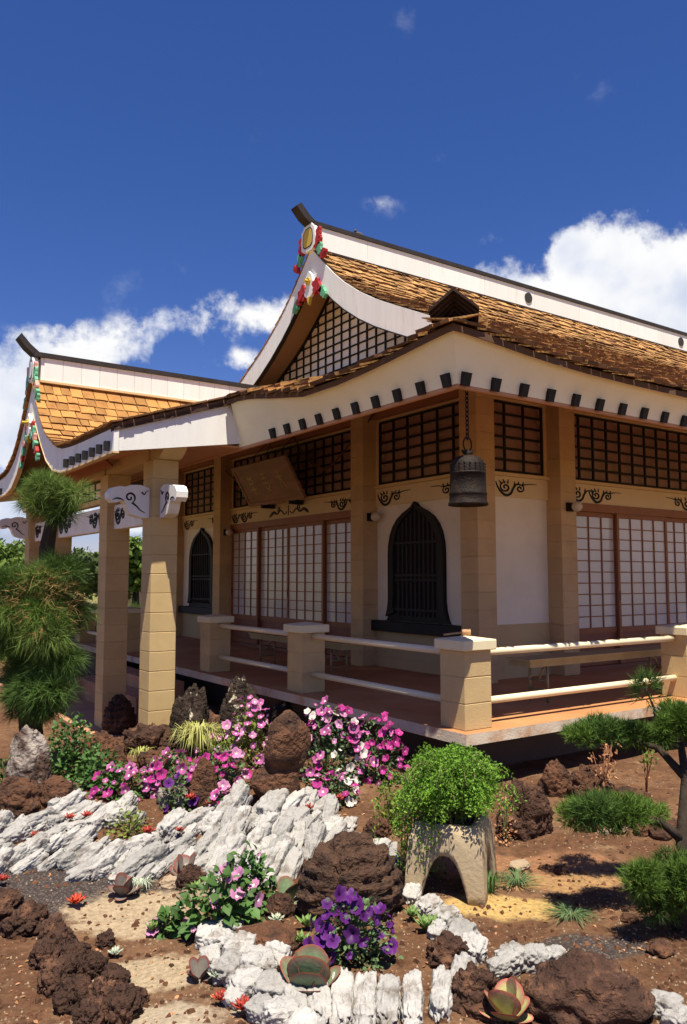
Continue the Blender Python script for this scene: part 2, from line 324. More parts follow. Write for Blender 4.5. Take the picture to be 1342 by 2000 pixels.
def build_ground():
    xs = []; 
    def axis(lo, hi, step, far):
        a = []; v = lo
        while v < hi: a.append(v); v += step
        pre = []; s = step; v = lo
        while v > -far: s *= 1.45; v -= s; pre.append(v)
        post = []; s = step; v = a[-1]
        while v < far: s *= 1.45; v += s; post.append(v)
        return pre[::-1] + a + post
    X = axis(-.6, 8.6, .045, 900); Y = axis(1.2, 9.2, .045, 900)
    vs = [(x, y, hn(x, y)) for y in Y for x in X]; nx = len(X)
    fs = [(j * nx + i, j * nx + i + 1, (j + 1) * nx + i + 1, (j + 1) * nx + i) for j in range(len(Y) - 1) for i in range(nx - 1)]
    m = bpy.data.materials.new('soil'); m.use_nodes = True; nt = m.node_tree; N = nt.nodes; L = nt.links; b = N['Principled BSDF']
    b.inputs['Roughness'].default_value = .95; b.inputs['Specular IOR Level'].default_value = .15
    g = N.new('ShaderNodeNewGeometry'); P = g.outputs['Position']
    def nz(scale, det=8, ro=.62):
        t = N.new('ShaderNodeTexNoise'); L.new(P, t.inputs['Vector']); t.inputs['Scale'].default_value = scale; t.inputs['Detail'].default_value = det; t.inputs['Roughness'].default_value = ro; return t.outputs['Fac']
    def mr(v, a, c, lo=0., hi=1.):
        r = N.new('ShaderNodeMapRange'); r.interpolation_type = 'SMOOTHSTEP'; L.new(v, r.inputs[0]); r.inputs[1].default_value = a; r.inputs[2].default_value = c; r.inputs[3].default_value = lo; r.inputs[4].default_value = hi; return r.outputs[0]
    def mix(f, c1, c2):
        o = N.new('ShaderNodeMix'); o.data_type = 'RGBA'; L.new(f, o.inputs[0])
        for i, c in ((6, c1), (7, c2)):
            if isinstance(c, tuple): o.inputs[i].default_value = (*c, 1)
            else: L.new(c, o.inputs[i])
        return o.outputs[2]
    def blob(px, py, w, hgt, ang=0, thr=.25, k=.9, ns=5):
        c = at(px, py); mp = N.new('ShaderNodeMapping'); mp.vector_type = 'TEXTURE'; mp.inputs['Location'].default_value = (c.x, c.y, c.z); mp.inputs['Rotation'].default_value = (0, 0, ang); mp.inputs['Scale'].default_value = (w, hgt, 3)
        L.new(P, mp.inputs['Vector']); ln = N.new('ShaderNodeVectorMath'); ln.operation = 'LENGTH'; L.new(mp.outputs[0], ln.inputs[0])
        a = N.new('ShaderNodeMath'); a.operation = 'MULTIPLY_ADD'; L.new(nz(ns), a.inputs[0]); a.inputs[1].default_value = k; L.new(ln.outputs['Value'], a.inputs[2])
        return mr(a.outputs[0], .98 + k * .5, .62 + k * .5)
    AV = AZ - R(90)
    c = mix(mr(nz(1.7), .38, .66), (.108, .052, .027), (.172, .094, .051))
    c = mix(mr(nz(9), .48, .72), c, (.070, .034, .020)); c = mix(mr(nz(3.3), .56, .74), c, (.22, .135, .075))
    gravel = N.new('ShaderNodeTexVoronoi'); L.new(P, gravel.inputs['Vector']); gravel.inputs['Scale'].default_value = 70
    gcol = mix(mr(gravel.outputs['Distance'], .1, .55), (.125, .105, .095), (.050, .038, .034))
    c = mix(blob(120, 1735, .75, .42, AV), c, gcol)
    c = mix(blob(260, 1790, .42, .30, AV, k=1.3, ns=8), c, (.34, .26, .17))
    c = mix(blob(330, 1900, .40, .20, AV, k=1.5, ns=8), c, (.35, .27, .175))
    c = mix(blob(300, 1990, .40, .16, AV, k=1.3, ns=8), c, (.35, .28, .20))
    c = mix(blob(1140, 1850, .36, .16, AV), c, gcol)
    c = mix(blob(975, 1775, .42, .17, AV, k=1.1, ns=7), c, (.42, .28, .105))
    c = mix(blob(1100, 1720, .5, .2, AV, k=1.6, ns=6), c, (.31, .18, .08))
    c = mix(blob(1010, 1690, .7, .25, AV, k=1.9, ns=5), c, (.24, .12, .062))
    # far ground: dry grass beyond the garden
    ln = N.new('ShaderNodeVectorMath'); ln.operation = 'LENGTH'; L.new(P, ln.inputs[0])
    c = mix(mr(ln.outputs['Value'], 16, 24), c, mix(mr(nz(.4), .4, .6), (.16, .17, .05), (.27, .21, .10)))
    hv = N.new('ShaderNodeHueSaturation'); L.new(c, hv.inputs['Color']); L.new(mr(nz(40, 5), .25, .75, .72, 1.28), hv.inputs['Value']); L.new(hv.outputs[0], b.inputs['Base Color'])
    bp = N.new('ShaderNodeBump'); bp.inputs['Strength'].default_value = .7; bp.inputs['Distance'].default_value = .02; L.new(nz(55, 8, .7), bp.inputs['Height']); L.new(bp.outputs[0], b.inputs['Normal'])
    me = bpy.data.meshes.new('ground'); me.from_pydata(vs, [], fs); me.materials.append(m); me.polygons.foreach_set('use_smooth', [True] * len(fs)); me.update()
    o = bpy.data.objects.new('ground', me); reg(o, (0, 0, 0), None); o['kind'] = 'structure'; o['label'] = 'reddish brown garden soil with sandy and gravel patches'
    return o
ground = build_ground()

# ------------------------------------------------------------------ temple building
DZ = .47; YC = 11.0
temple = thing('temple', (9, 11, 0), 'white and tan temple hall with curved shingle roofs, lattice transoms and entrance portico', 'temple')
# deck, foundation, entrance steps
mb = MB(); mb.box(4.2, 18.4, 4.48, 17.6, DZ - .085, DZ, 1)
mb.v[4:8] = [(4.206, 4.486, DZ), (18.4, 4.486, DZ), (18.4, 17.6, DZ), (4.206, 17.6, DZ)]; mb.m[1] = 0
deck = mb.build('deck', ['deck_red', 'slab_edge'], temple)
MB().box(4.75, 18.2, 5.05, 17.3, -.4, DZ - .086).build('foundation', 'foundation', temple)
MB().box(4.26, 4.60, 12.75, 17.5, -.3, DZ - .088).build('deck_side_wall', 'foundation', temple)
for k, (x0, z1) in enumerate(((3.88, .31), (3.56, .15))):
    MB().box(x0, 4.198 - k * .32, 9.75, 12.35, -.35, z1, 0, .008).build('step', 'step_red', temple)
MB().box(2.85, 4.19, 7.6, 14.6, -.5, -.135).build('portico_floor', 'step_red', temple)

# concrete block columns
BL = .288
cmk = MB().bbox(-BL / 2, BL / 2, -BL / 2, BL / 2, .0015, .2015, .005).mesh('block', 'column_block_shade')
bmk = MB().bbox(-BL / 2, BL / 2, -BL / 2, BL / 2, .0015, .2015, .005).mesh('block', 'tan_block')
def column(name, x, y, z0, n, label=None):
    c = MB().box(x - BL / 2 + .006, x + BL / 2 - .006, y - BL / 2 + .006, y + BL / 2 - .006, z0, z0 + n * .203).build(name, 'tan_paint', temple)
    for k in range(n):
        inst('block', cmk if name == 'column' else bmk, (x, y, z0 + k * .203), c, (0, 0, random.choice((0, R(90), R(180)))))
    return c
H2 = BL / 2
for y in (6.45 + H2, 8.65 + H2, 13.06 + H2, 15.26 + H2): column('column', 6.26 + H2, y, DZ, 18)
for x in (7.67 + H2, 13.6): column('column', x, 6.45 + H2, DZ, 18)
PC = (8.0 + H2, 9.5 + H2, 12.0 + H2, 13.4 + H2); PX = 3.05 + H2
for y in PC: column('portico_column', PX, y, -.34, 16)
PTOP = -.34 + 16 * .203

# walls: left front faces -X (planes x=const), right front faces -Y
def wall(a0, a1, z0, z1, d0, d1, name, m, side):
    b = MB()
    if side == 'L': b.box(d0, d1, a0, a1, z0, z1)
    else: b.box(a0, a1, d0 + .17, d1 + .17, z0, z1)
    return b.build(name, m, temple)
def bar_grid(a0, a1, z0, z1, na, nz, side, d, w=.024, dep=.024, name='lattice', m='black_wood'):
    b = MB(); 
    def bx(p0, p1, q0, q1, e=0):
        if side == 'L': b.box(d - e, d + dep, p0, p1, q0, q1)
        else: b.box(p0, p1, d + .17 - e, d + .17 + dep, q0, q1)
    for i in range(na + 1):
        c = a0 + (a1 - a0) * i / na; bx(c - w / 2, c + w / 2, z0, z1, .004)
    for j in range(nz + 1):
        c = z0 + (z1 - z0) * j / nz; bx(a0 - w / 2, a1 + w / 2, c - w * .55, c + w * .55)
    return b.build(name, m, temple)
def frieze(a0, a1, side):
    wall(a0, a1, 2.615, 2.862, 6.485, 6.55, 'frieze', 'cream_wall', side)
    wall(a0, a1, 2.865, 2.905, 6.455, 6.56, 'ledge', 'trim_yellow', side)
def transom(a0, a1, na, side):
    wall(a0, a1, 2.905, 3.80, 6.60, 6.66, 'transom_back', 'lattice_back', side)
    for (p, q) in ((a0, a0 + .05), (a1 - .05, a1)): wall(p, q, 2.908, 3.80, 6.49, 6.60, 'transom_frame', 'trim_yellow', side)
    wall(a0, a1, 3.785, 3.812, 6.475, 6.60, 'transom_frame', 'trim_yellow', side)
    bar_grid(a0 + .07, a1 - .07, 2.93, 3.765, na, 6, side, 6.50)
    for j in range(6):                         # boards behind the lattice, lapped like louvres
        z = 2.93 + .139 * j
        b = MB(); 
        f = (lambda a, t, zz: (6.555 + t, a, zz)) if side == 'L' else (lambda a, t, zz: (a, 6.725 + t, zz))
        vs = [f(a, t, zz) for (t, zz) in ((.0, z), (.040, z + .136), (.046, z + .136), (.012, z)) for a in (a0 + .052, a1 - .052)]
        b.add(vs, [(0, 1, 3, 2), (2, 3, 5, 4), (4, 5, 7, 6), (6, 7, 1, 0), (0, 2, 4, 6), (1, 7, 5, 3)])
        b.build('louvre_board', 'lattice_back', temple)
wall(6.26, 15.5, 3.814, 4.25, 6.38, 6.60, 'head_beam', 'rust_beam', 'L')
wall(6.605, 18.4, 3.814, 4.25, 6.38, 6.60, 'head_beam', 'rust_beam', 'R')
# -- bays with bell-shaped windows
OUT = [(-.80, 1.085), (-.63, 1.088), (-.60, 1.14), (-.565, 1.24), (-.545, 1.36), (-.545, 1.6), (-.545, 1.95), (-.535, 2.08), (-.50, 2.21), (-.44, 2.32), (-.35, 2.415), (-.23, 2.49), (-.13, 2.53), (-.07, 2.56), (0, 2.625)]
def katomado(yc, far=False):
    left = OUT; full = left + [(-a, b) for a, b in left[-2::-1]]
    inner = [(a * (.80 if b > 1.2 else .70), 1.15 + (b - 1.085) * .925 if b > 1.1 else 1.15) for a, b in left[2:]]
    inf = inner + [(-a, b) for a, b in inner[-2::-1]]
    w = MB().prism([(yc + a, b) for a, b in full][::-1], FX(6.49), .0, .03).build('bell_window', 'black_wood', temple)
    o2 = [(yc + a, b) for a, b in full[2:-2]]; i2 = [(yc + a, b) for a, b in inf]
    MB().strip(o2, i2, FX(6.445), 0, .06).build('window_frame', 'black_wood', w)
    bars = MB()
    for k in range(-4, 5):
        a = k * .085; top = interp([(p, q) for p, q in inner], -abs(a)) - .01
        bars.box(6.465, 6.488, yc + a - .012, yc + a + .012, 1.16, top)
    for z in (1.24, 1.62, 1.68, 2.10): bars.box(6.459, 6.486, yc - .42, yc + .42, z - .014, z + .014)
    bars.build('window_bars', 'black_cap', w)
    MB().box(6.395, 6.50, yc - .93 + .0, yc + .93, .945, 1.082, 0, .006).build('window_sill', 'black_wood', w)
for (a0, a1, yc) in ((6.74, 8.65, 7.80), (13.35, 15.26, 14.31)):
    wall(a0, a1, DZ, .945, 6.50, 6.62, 'base_wall', 'tan_paint', 'L'); wall(a0, a1, DZ, .60, 6.485, 6.499, 'base_course', 'tan_paint', 'L')
    wall(a0, a1, .945, 2.615, 6.51, 6.62, 'plaster_wall', 'plaster', 'L')
    frieze(a0, a1, 'L'); transom(a0, a1, 6, 'L'); katomado(yc)
# -- right blank bay
wall(6.548, 7.67, DZ, 1.10, 6.50, 6.62, 'base_wall', 'tan_paint', 'R'); wall(6.548, 7.67, DZ, .66, 6.485, 6.499, 'base_course', 'tan_paint', 'R')
wall(6.548, 7.67, 1.10, 2.615, 6.51, 6.62, 'plaster_wall', 'plaster', 'R'); frieze(6.548, 7.67, 'R'); transom(6.548, 7.67, 3, 'R')
# -- shoji bays
def shoji(a0, a1, side, d, cols, rows, mirror=False):
    zb, zt = 1.0, 2.45
    def f(b, p0, p1, q0, q1, t0, t1):
        if side == 'L': b.box(d + t0, d + t1, p0, p1, q0, q1)
        else: b.box(p0, p1, d + .17 + t0, d + .17 + t1, q0, q1)
    b = MB()
    f(b, a0, a0 + .045, DZ + .05, zt + .06, 0, .035); f(b, a1 - .045, a1, DZ + .05, zt + .06, 0, .035)
    f(b, a0 + .045, a1 - .045, zt, zt + .06, .001, .034); f(b, a0 + .045, a1 - .045, zb - .07, zb, .001, .034); f(b, a0 + .045, a1 - .045, DZ + .05, DZ + .11, .001, .034)
    o = b.build('shoji_door', 'shoji_wood', temple)
    b = MB(); f(b, a0 + .045, a1 - .045, DZ + .11, zb - .07, .016, .026); b.build('door_panel', 'door_panel', o)
    g = MB(); A0, A1 = a0 + .045, a1 - .045
    for i in range(1, cols): c = A0 + (A1 - A0) * i / cols; f(g, c - .008, c + .008, zb, zt, .004, .018)
    for j in range(1, rows): c = zb + (zt - zb) * j / rows; f(g, A0, A1, c - .0065, c + .0065, .006, .017)
    g.build('muntin_grid', 'shoji_wood', o)
    for i in range(cols):
        for j in range(rows):
            p = MB(); x0 = A0 + (A1 - A0) * i / cols; x1 = A0 + (A1 - A0) * (i + 1) / cols; z0 = zb + (zt - zb) * j / rows; z1 = zb + (zt - zb) * (j + 1) / rows
            f(p, x0 + .001, x1 - .001, z0 + .001, z1 - .001, .019, .022); p.build('paper_pane', 'shoji_paper', o)
    k = MB(); s = a1 - .022 if not mirror else a0 + .022; f(k, s - .008, s + .008, 1.35, 1.47, -.003, .002); k.build('door_pull', 'black_wood', o)
sb = [8.94, 10.0, 11.03, 12.06, 13.06]
for i in range(4):
    shoji(sb[i], sb[i + 1] + (.045 if i < 3 else 0), 'L', 6.50 + (.05 if i % 2 == 0 else 0), 4, 10, i % 2 == 0)
for i in range(5):
    shoji(7.96 + 1.09 * i, 7.96 + 1.09 * (i + 1) + .045, 'R', 6.50 + (.045 if i % 2 == 0 else 0), 4, 10, i % 2 == 1)
for (a0, a1, side, n) in ((8.94, 13.06, 'L', 16), (7.96, 13.45, 'R', 19)):
    wall(a0, a1, 2.51, 2.615, 6.47, 6.56, 'door_head', 'shoji_wood', side)
    wall(a0, a1, DZ, DZ + .048, 6.46, 6.60, 'door_track', 'door_panel', side)
    frieze(a0, a1, side); transom(a0, a1, n, side)
wall(13.75, 18.4, DZ, 3.86, 6.50, 6.62, 'plaster_wall', 'plaster', 'R')
MB().box(6.72, 18.3, 6.95, 15.3, DZ + .001, 4.3).build('inner_light_block', 'foundation', temple)  # unseen dark box filling the hall, added to block light

# -- vine scrolls on the friezes and beams
def ribbon(b, pts, ws, fn, t0=-.008, t1=.004):
    P = [Vector((p[0], p[1])) for p in pts]; n = len(P); A = []; B = []
    for i in range(n):
        d = (P[min(i + 1, n - 1)] - P[max(i - 1, 0)]); d = d.normalized() if d.length else Vector((1, 0)); q = Vector((-d.y, d.x)); w = interp(ws, i / (n - 1)) / 2
        A.append(tuple(P[i] + q * w)); B.append(tuple(P[i] - q * w))
    b.strip(A, B, fn, t0, t1)
def spline(pts, n=5):
    out = []; P = [pts[0]] + list(pts) + [pts[-1]]
    for i in range(1, len(P) - 2):
        for k in range(n):
            t = k / n; a, b_, c, d = (Vector(P[i + j]) for j in (-1, 0, 1, 2))
            out.append(tuple(.5 * ((2 * b_) + (c - a) * t + (2 * a - 5 * b_ + 4 * c - d) * t * t + (3 * b_ - a - 3 * c + d) * t ** 3)))
    out.append(tuple(pts[-1])); return out
def spiral(cx, cy, r0, a0, turns, n=16): return [(cx + r0 * (1 - .85 * i / n) * math.cos(a0 + turns * 2 * math.pi * i / n), cy + r0 * (1 - .85 * i / n) * math.sin(a0 + turns * 2 * math.pi * i / n)) for i in range(n + 1)]
def vine(b, org, fn, flip=1, s=1.0, double=False, sx=1.0):
    tr = lambda pts: [(org[0] + flip * p[0] * s * sx, org[1] + p[1] * s) for p in pts]
    W = [(0, .006), (.3, .030), (.6, .024), (1, .004)]
    def unit(dx, tail):
        main = [(0, .15), (.015, .10), (.05, .045), (.10, .012), (.15, .035), (.175, .09), (.21, .135)] + ([(.27, .13), (.33, .145), (.42, .15)] if tail else [(.26, .14), (.30, .10)])
        ribbon(b, tr([(p[0] + dx, p[1]) for p in spline(main)]), W, fn)
        ribbon(b, tr([(p[0] + dx, p[1]) for p in spiral(.095, .095, .058, R(100), 1.4)]), [(0, .008), (.4, .022), (1, .016)], fn)
        if tail: ribbon(b, tr([(p[0] + dx, p[1]) for p in spiral(.245, .092, .046, R(80), -1.3)]), [(0, .008), (.4, .020), (1, .014)], fn)
        for (x, y, u, v) in ((.03, .165, .06, .125), (.07, .178, .09, .14), (.125, .178, .12, .135), (.19, .165, .185, .10), (.235, .168, .225, .13), (.285, .165, .27, .13)):
            if tail or x < .2: ribbon(b, tr([(x + dx, y), (u + dx, v)]), [(0, .002), (1, .020)], fn)
    if double: unit(0, False); unit(.235, True)
    else: unit(0, True)
fL = lambda a, b, t: (6.482 + t, a, b)
fR = lambda a, b, t: (a, 6.652 + t, b)
def vines(items, fn, name='vine_scroll'):
    for (u, v, flip, s, dbl) in items:
        b = MB(); vine(b, (u, v), fn, flip, s, dbl, 1.45); b.build(name, 'black_wood', temple)
vines([(8.60, 2.615, -1, 1.15, False), (6.80, 2.615, 1, 1.15, False), (13.02, 2.63, -1, 1.0, True), (8.99, 2.63, 1, 1.0, True), (15.2, 2.62, -1, 1.1, False), (13.4, 2.62, 1, 1.1, False)], fL)
vines([(6.76, 2.62, 1, 1.15, False), (8.08, 2.625, 1, 1.1, True), (11.2, 2.625, -1, 1.1, True)], fR)
b = MB()                                                         # centre scroll over the entrance doors
for f in (1, -1):
    ribbon(b, spline([(11.0 + f * .05, 2.72), (11.0 + f * .13, 2.68), (11.0 + f * .24, 2.75), (11.0 + f * .36, 2.70), (11.0 + f * .48, 2.73), (11.0 + f * .62, 2.66)]), [(0, .01), (.5, .02), (.9, .05), (1, .004)], fL)
    ribbon(b, [(p[0], p[1]) for p in spiral(11.0 + f * .30, 2.77, .05, R(-90), f * 1.2)], [(0, .006), (1, .014)], fL)
ribbon(b, [(11.0, 2.66), (11.0, 2.82)], [(0, .01), (.5, .05), (1, .01)], fL)
b.build('vine_scroll', 'black_wood', temple)

# ------------------------------------------------------------------ main roof
EX, EY = 3.70, 4.03; XR = 18.6; GX = 6.93; GWX = 7.60
PT = [(0, 3.265), (1, 3.70), (2.5, 4.42), (3.25, 4.80), (3.94, 5.17), (4.3, 5.34), (4.78, 5.57), (5.32, 5.84), (5.85, 6.17), (6.31, 6.53), (6.75, 6.95), (6.97, 7.17)]
def PTs(t):   # smoothed profile
    return sum(interp(PT, max(0, t + o)) for o in (-.2, -.1, 0, .1, .2)) / 5 if .2 < t < 6.7 else interp(PT, t)
def upt(s, t): return .115 * math.exp(-(max(s, 0) / .95) ** 1.6) * max(0, 1 - t / 1.6)
def upw(y, t):      # eave line of the skirt: turned up at the corner, lifted again where it runs into the portico eave
    q = min(y, 22 - y); f = min(max((q - 5.75) / 1.75, 0), 1)
    return upt(q - EY, t) + .23 * f * f * (3 - 2 * f) * max(0, 1 - t / 1.3)
def zS(x, y):      # under-side of the roof skin
    t = min(y - EY, 22 - y - EY)
    if x < GX:
        tx = x - EX
        if tx < t: return PTs(tx) + upw(y, tx)
    return PTs(t) + upt(x - EX, t)
PXF = 2.49; PV = 3.40
PP = [(0, 4.30), (.3, 3.93), (.62, 3.58), (.92, 3.35), (1.4, 3.17), (2.0, 3.13), (3.4, 3.12)]
def prf(v): return sum(interp(PP, abs(v + o)) for o in (-.12, -.06, 0, .06, .12)) / 5 if v > .13 else interp(PP, v)
def lift(x, v): 
    f = min(max((v - 1.3) / 2.1, 0), 1); return .33 * max(0, x - PXF) * f
def zP(x, v): return prf(v) + lift(x, v)
def portico_covers(x, y): return abs(y - YC) < PV - .02 and zP(x, abs(y - YC)) > zS(x, y) - .02
def sheet(name, rows, mats, parent, thick=.05, keep=None):
    """rows: grid of (x,y,z) underside points; top offset up by thick"""
    n = len(rows[0]); mrow = len(rows); b = MB()
    vs = [p for r in rows for p in r]; top = [(p[0], p[1], p[2] + thick) for p in vs]
    k = len(vs); fs = []; ms = []
    for j in range(mrow - 1):
        for i in range(n - 1):
            q = (j * n + i, j * n + i + 1, (j + 1) * n + i + 1, (j + 1) * n + i)
            if keep and not keep([vs[v] for v in q]): continue
            fs.append(q); ms.append(1)
            fs.append(tuple(k + v for v in q[::-1])); ms.append(0)
    for j in range(mrow - 1):
        for i in (0, n - 1):
            a, c = j * n + i, (j + 1) * n + i
            if keep and not keep([vs[a], vs[c]]): continue
            fs.append((a, c, k + c, k + a)); ms.append(0)
    for i in range(n - 1):
        for j in (0, mrow - 1): a, c = j * n + i, j * n + i + 1; fs.append((a, c, k + c, k + a)); ms.append(0)
    b.v = vs + top; b.f = fs; b.m = ms
    used = sorted({v for f in fs for v in f}); mp_ = {v: i for i, v in enumerate(used)}; b.v = [b.v[v] for v in used]; b.f = [tuple(mp_[v] for v in f) for f in fs]
    return b.build(name, mats, parent, smooth=False)
ts = [0, .15, .3, .5, .75, 1, 1.4, 1.8, 2.2, 2.6, 3.0, 3.23]
tg = [3.23, 3.5, 3.8, 4.1, 4.4, 4.7, 5.0, 5.3, 5.6, 5.9, 6.2, 6.45, 6.7, 6.97]
def lin(a, b, n): return [a + (b - a) * i / (n - 1) for i in range(n)]
ss = [0, .1, .25, .4, .6, .8, 1.1, 1.5, 2, 2.6]
for sgn in (1, -1):
    fy = (lambda t: EY + t) if sgn > 0 else (lambda t: 22 - EY - t)
    rows = [[(x, fy(t), PTs(t) + upt(x - EX, t)) for x in [EX + max(t, s) if s > 0 else EX + t for s in ss] + lin(7.2, XR, 12)] for t in ts]
    lower = sheet('roof', rows, ['roof_deck', 'roof_deck'], temple)
    rows = [[(x, fy(t), PTs(t) + .001) for x in lin(GX + .05, XR, 14)] for t in tg]
    upper = sheet('roof', rows, ['roof_deck', 'soffit_pink'], temple)
    if sgn > 0: roof_s, roof_u = lower, upper
rows = []
for t in ts + [3.5, 3.92]:
    ys = [EY + max(t, s) for s in ss] + [6.9, 7.15, 7.4, 7.6] + lin(7.85, 14.15, 16) + [14.4, 14.6, 14.85, 15.1] + [22 - EY - max(t, s) for s in ss[::-1]]
    ys = [min(max(y, EY + t), 22 - EY - t) for y in ys]
    rows.append([(EX + t, y, PTs(t) + upw(y, t)) for y in ys])
roof_w = sheet('roof', rows, ['roof_deck', 'roof_deck'], temple, keep=lambda q: not all(portico_covers(p[0], p[1]) for p in q))
roof_s['label'] = 'weathered shingle roof slope'; roof_w['label'] = 'shingle roof skirt below the gable'

# shingles
def unit_shingle(name, m, ragged):
    b = MB(); xs = (-.5, -.18, .2, .5); vs = []
    yo = [U(-ragged, ragged) for _ in xs]
    for x, o in zip(xs, yo): vs += [(x * .96, o, 0), (x * .96, o, 1)]
    for x in xs: vs += [(x * .96, 1, .0), (x * .96, 1, .3)]
    fs = []
    for i in range(3):
        fs += [(2 * i, 2 * i + 2, 2 * i + 3, 2 * i + 1), (2 * i + 1, 2 * i + 3, 8 + 2 * i + 3, 8 + 2 * i + 1), (2 * i, 8 + 2 * i, 8 + 2 * i + 2, 2 * i + 2)]
    fs += [(0, 1, 9, 8), (6, 14, 15, 7)]
    b.add(vs, fs); b.m = [1 if k % 3 == 0 and k < 9 else 0 for k in range(len(fs))]; return b, b.mesh(name, [m, 'shingle_butt'])
def lay(shs, parent, m, name, nobj=300, ragged=.05):
    """shs: list of (origin, right, up, normal, w, len, th, exposure)"""
    var = [unit_shingle('shingle', m, ragged) for _ in range(6)]
    def score(s):
        d = s[0] - EYE; r = d.length; f = -(d / r).dot(s[3])
        p = d.dot(FWD); u = 671 + FPX * d.dot(RT) / p; v = 1000 - FPX * d.dot(UP) / p
        return (f * s[4] * s[7] / r ** 2) if (f > 0 and -20 < u < 1362) else -1
    shs = sorted(shs, key=score, reverse=True); rest = MB()
    for i, (o, r, u, n, w, l, th, ex) in enumerate(shs):
        b, me = random.choice(var)
        if i < nobj and score(shs[i]) > 0:
            inst('shingle', me, o, parent, Matrix((r, u, n)).transposed(), (w, l, th))
        else:
            rest.add([o + r * (v[0] * w) + u * (v[1] * l) + n * (v[2] * th) for v in b.v], b.f); rest.m[-len(b.f):] = b.m
    q = rest.build('shingle_field', [m, 'shingle_butt'], parent); q['kind'] = 'stuff'
def arc_rows(fz, t0, t1, ex):
    """positions along a profile at equal surface distance"""
    out = []; t = t0; acc = 0; pz = fz(t); dt = .004
    out.append(t)
    while t < t1:
        z = fz(t + dt); acc += math.hypot(dt, z - pz); pz = z; t += dt
        if acc >= ex: out.append(t); acc = 0
    return out
def shingles_main():
    L1 = []; L2 = []; L3 = []
    for j, t in enumerate(arc_rows(PTs, -.05, 6.90, .190)):
        dz = (PTs(t + .12) - PTs(max(t, 0))) / .12 if t >= 0 else (PTs(.12) - PTs(0)) / .12
        x0 = EX + max(t, 0) - .02 if t < 3.25 else GX - .02
        x = x0 + U(-.1, 0)
        while x < XR - .1:
            w = U(.11, .26); xx = max(x, x0) ; ww = x + w - xx
            if ww > .03:
                up = Vector((0, 1, dz)).normalized(); nn = Vector((0, -up.z, up.y)); tilt = U(.045, .115)
                u2 = (up - nn * tilt).normalized(); n2 = (nn + up * tilt).normalized()
                cx = xx + ww / 2; tt = t + U(-.03, .03)
                z = PTs(max(tt, 0)) + min(tt, 0) * dz + upt(cx - EX, max(tt, 0)) + .052 + U(.006, .024)
                (L1 if t < 3.25 else L2).append((Vector((cx, EY + tt, z)) + nn * .012, Vector((1, 0, 0)), u2, n2, ww, .36, U(.014, .034), .190))
            x += w + U(.002, .012)
    for j, t in enumerate(arc_rows(PTs, -.05, 3.80, .190)):      # skirt under the gable
        dz = (PTs(max(t, 0) + .12) - PTs(max(t, 0))) / .12
        y = EY + max(t, 0) - .02
        while y < 16.5:
            w = U(.11, .26); up = Vector((1, 0, dz)).normalized(); nn = Vector((-up.z, 0, up.x)); tilt = U(.05, .12)
            u2 = (up - nn * tilt).normalized(); n2 = (nn + up * tilt).normalized(); cy = y + w / 2; tt = t + U(-.03, .03)
            z = PTs(max(tt, 0)) + min(tt, 0) * dz + upw(cy, max(tt, 0)) + .052 + U(.006, .024)
            if not (portico_covers(EX + max(tt, 0), cy)):
                L3.append((Vector((EX + tt, cy, z)) + nn * .012, Vector((0, -1, 0)), u2, n2, w, .36, U(.014, .034), .190))
            y += w + U(.002, .012)
    # far branch of the gable (only its edge is seen): few columns next to the bargeboard
    L4 = []
    for t in arc_rows(PTs, 3.2, 6.90, .150):
        dz = (PTs(t + .12) - PTs(t)) / .12; up = Vector((0, -1, dz)).normalized(); nn = Vector((0, up.z, -up.y)); x = GX - .04
        while x < GX + 1.2:
            w = U(.1, .2); L4.append((Vector((x + w / 2, 22 - EY - t, PTs(t) + .065)), Vector((-1, 0, 0)), (up - nn * .08).normalized(), (nn + up * .08).normalized(), w, .30, U(.014, .03), .15)); x += w + .005
    lay(L1 + L2, roof_s, 'shingle_old', 'roof', 300, .08)
    lay(L3, roof_w, 'shingle_old', 'roof', 120, .08)
    q = MB(); 
    for (o, r, u, n, w, l, th, ex) in L4:
        b, _ = US; q.add([o + r * (v[0] * w) + u * (v[1] * l) + n * (v[2] * th) for v in b.v], b.f)
    q = q.build('shingle_field', 'shingle_old', roof_u); q['kind'] = 'stuff'
US = unit_shingle('shingle', 'shingle_old', .06)

# cove boards with rafter ends, ceiling under the eaves
def cove(pathT, pathB, name):
    b = MB(); n = len(pathT); K = 5; vs = []
    for k in range(K + 1):
        f = k / K; e = f ** 1.6
        for T, B_ in zip(pathT, pathB):
            T = Vector(T); B_ = Vector(B_); p = B_.lerp(T, f); hv = B_.lerp(T, e); vs.append((hv.x, hv.y, p.z))
    fs = [(k * n + i, k * n + i + 1, (k + 1) * n + i + 1, (k + 1) * n + i) for k in range(K) for i in range(n - 1)]
    back = [(v[0], v[1], v[2]) for v in vs]
    b.add(vs, fs); return b.build(name, 'cove_white', temple, smooth=True)
S = [0, .12, .25, .4, .55, .7, .9, 1.1, 1.4, 1.8, 2.4, 3.2, 5, 8, 11, 14.6]
zc = lambda s: 3.290 + upt(s, 0)
cove([(EX + .03 + s, EY + .03, zc(s)) for s in S], [(3.89 + s, 4.2, 3.06) for s in S], 'eave_cove')
SL = [0, .12, .25, .4, .55, .7, .9, 1.1, 1.4, 1.7, 2.0, 2.3, 2.6, 2.9, 3.2, 3.5]
cove([(EX + .03, EY + .03 + s, 3.29 + upw(EY + s, 0)) for s in SL], [(3.89, 4.2 + s, 3.06) for s in SL], 'eave_cove')
cove([(EX + .03, 22 - EY - .03 - s, 3.29 + upw(EY + s, 0)) for s in SL], [(3.89, 17.8 - s, 3.06) for s in SL], 'eave_cove')
rb = MB().box(-.035, .035, -.034, .04, -.050, .050).mesh('rafter_end', 'black_wood')
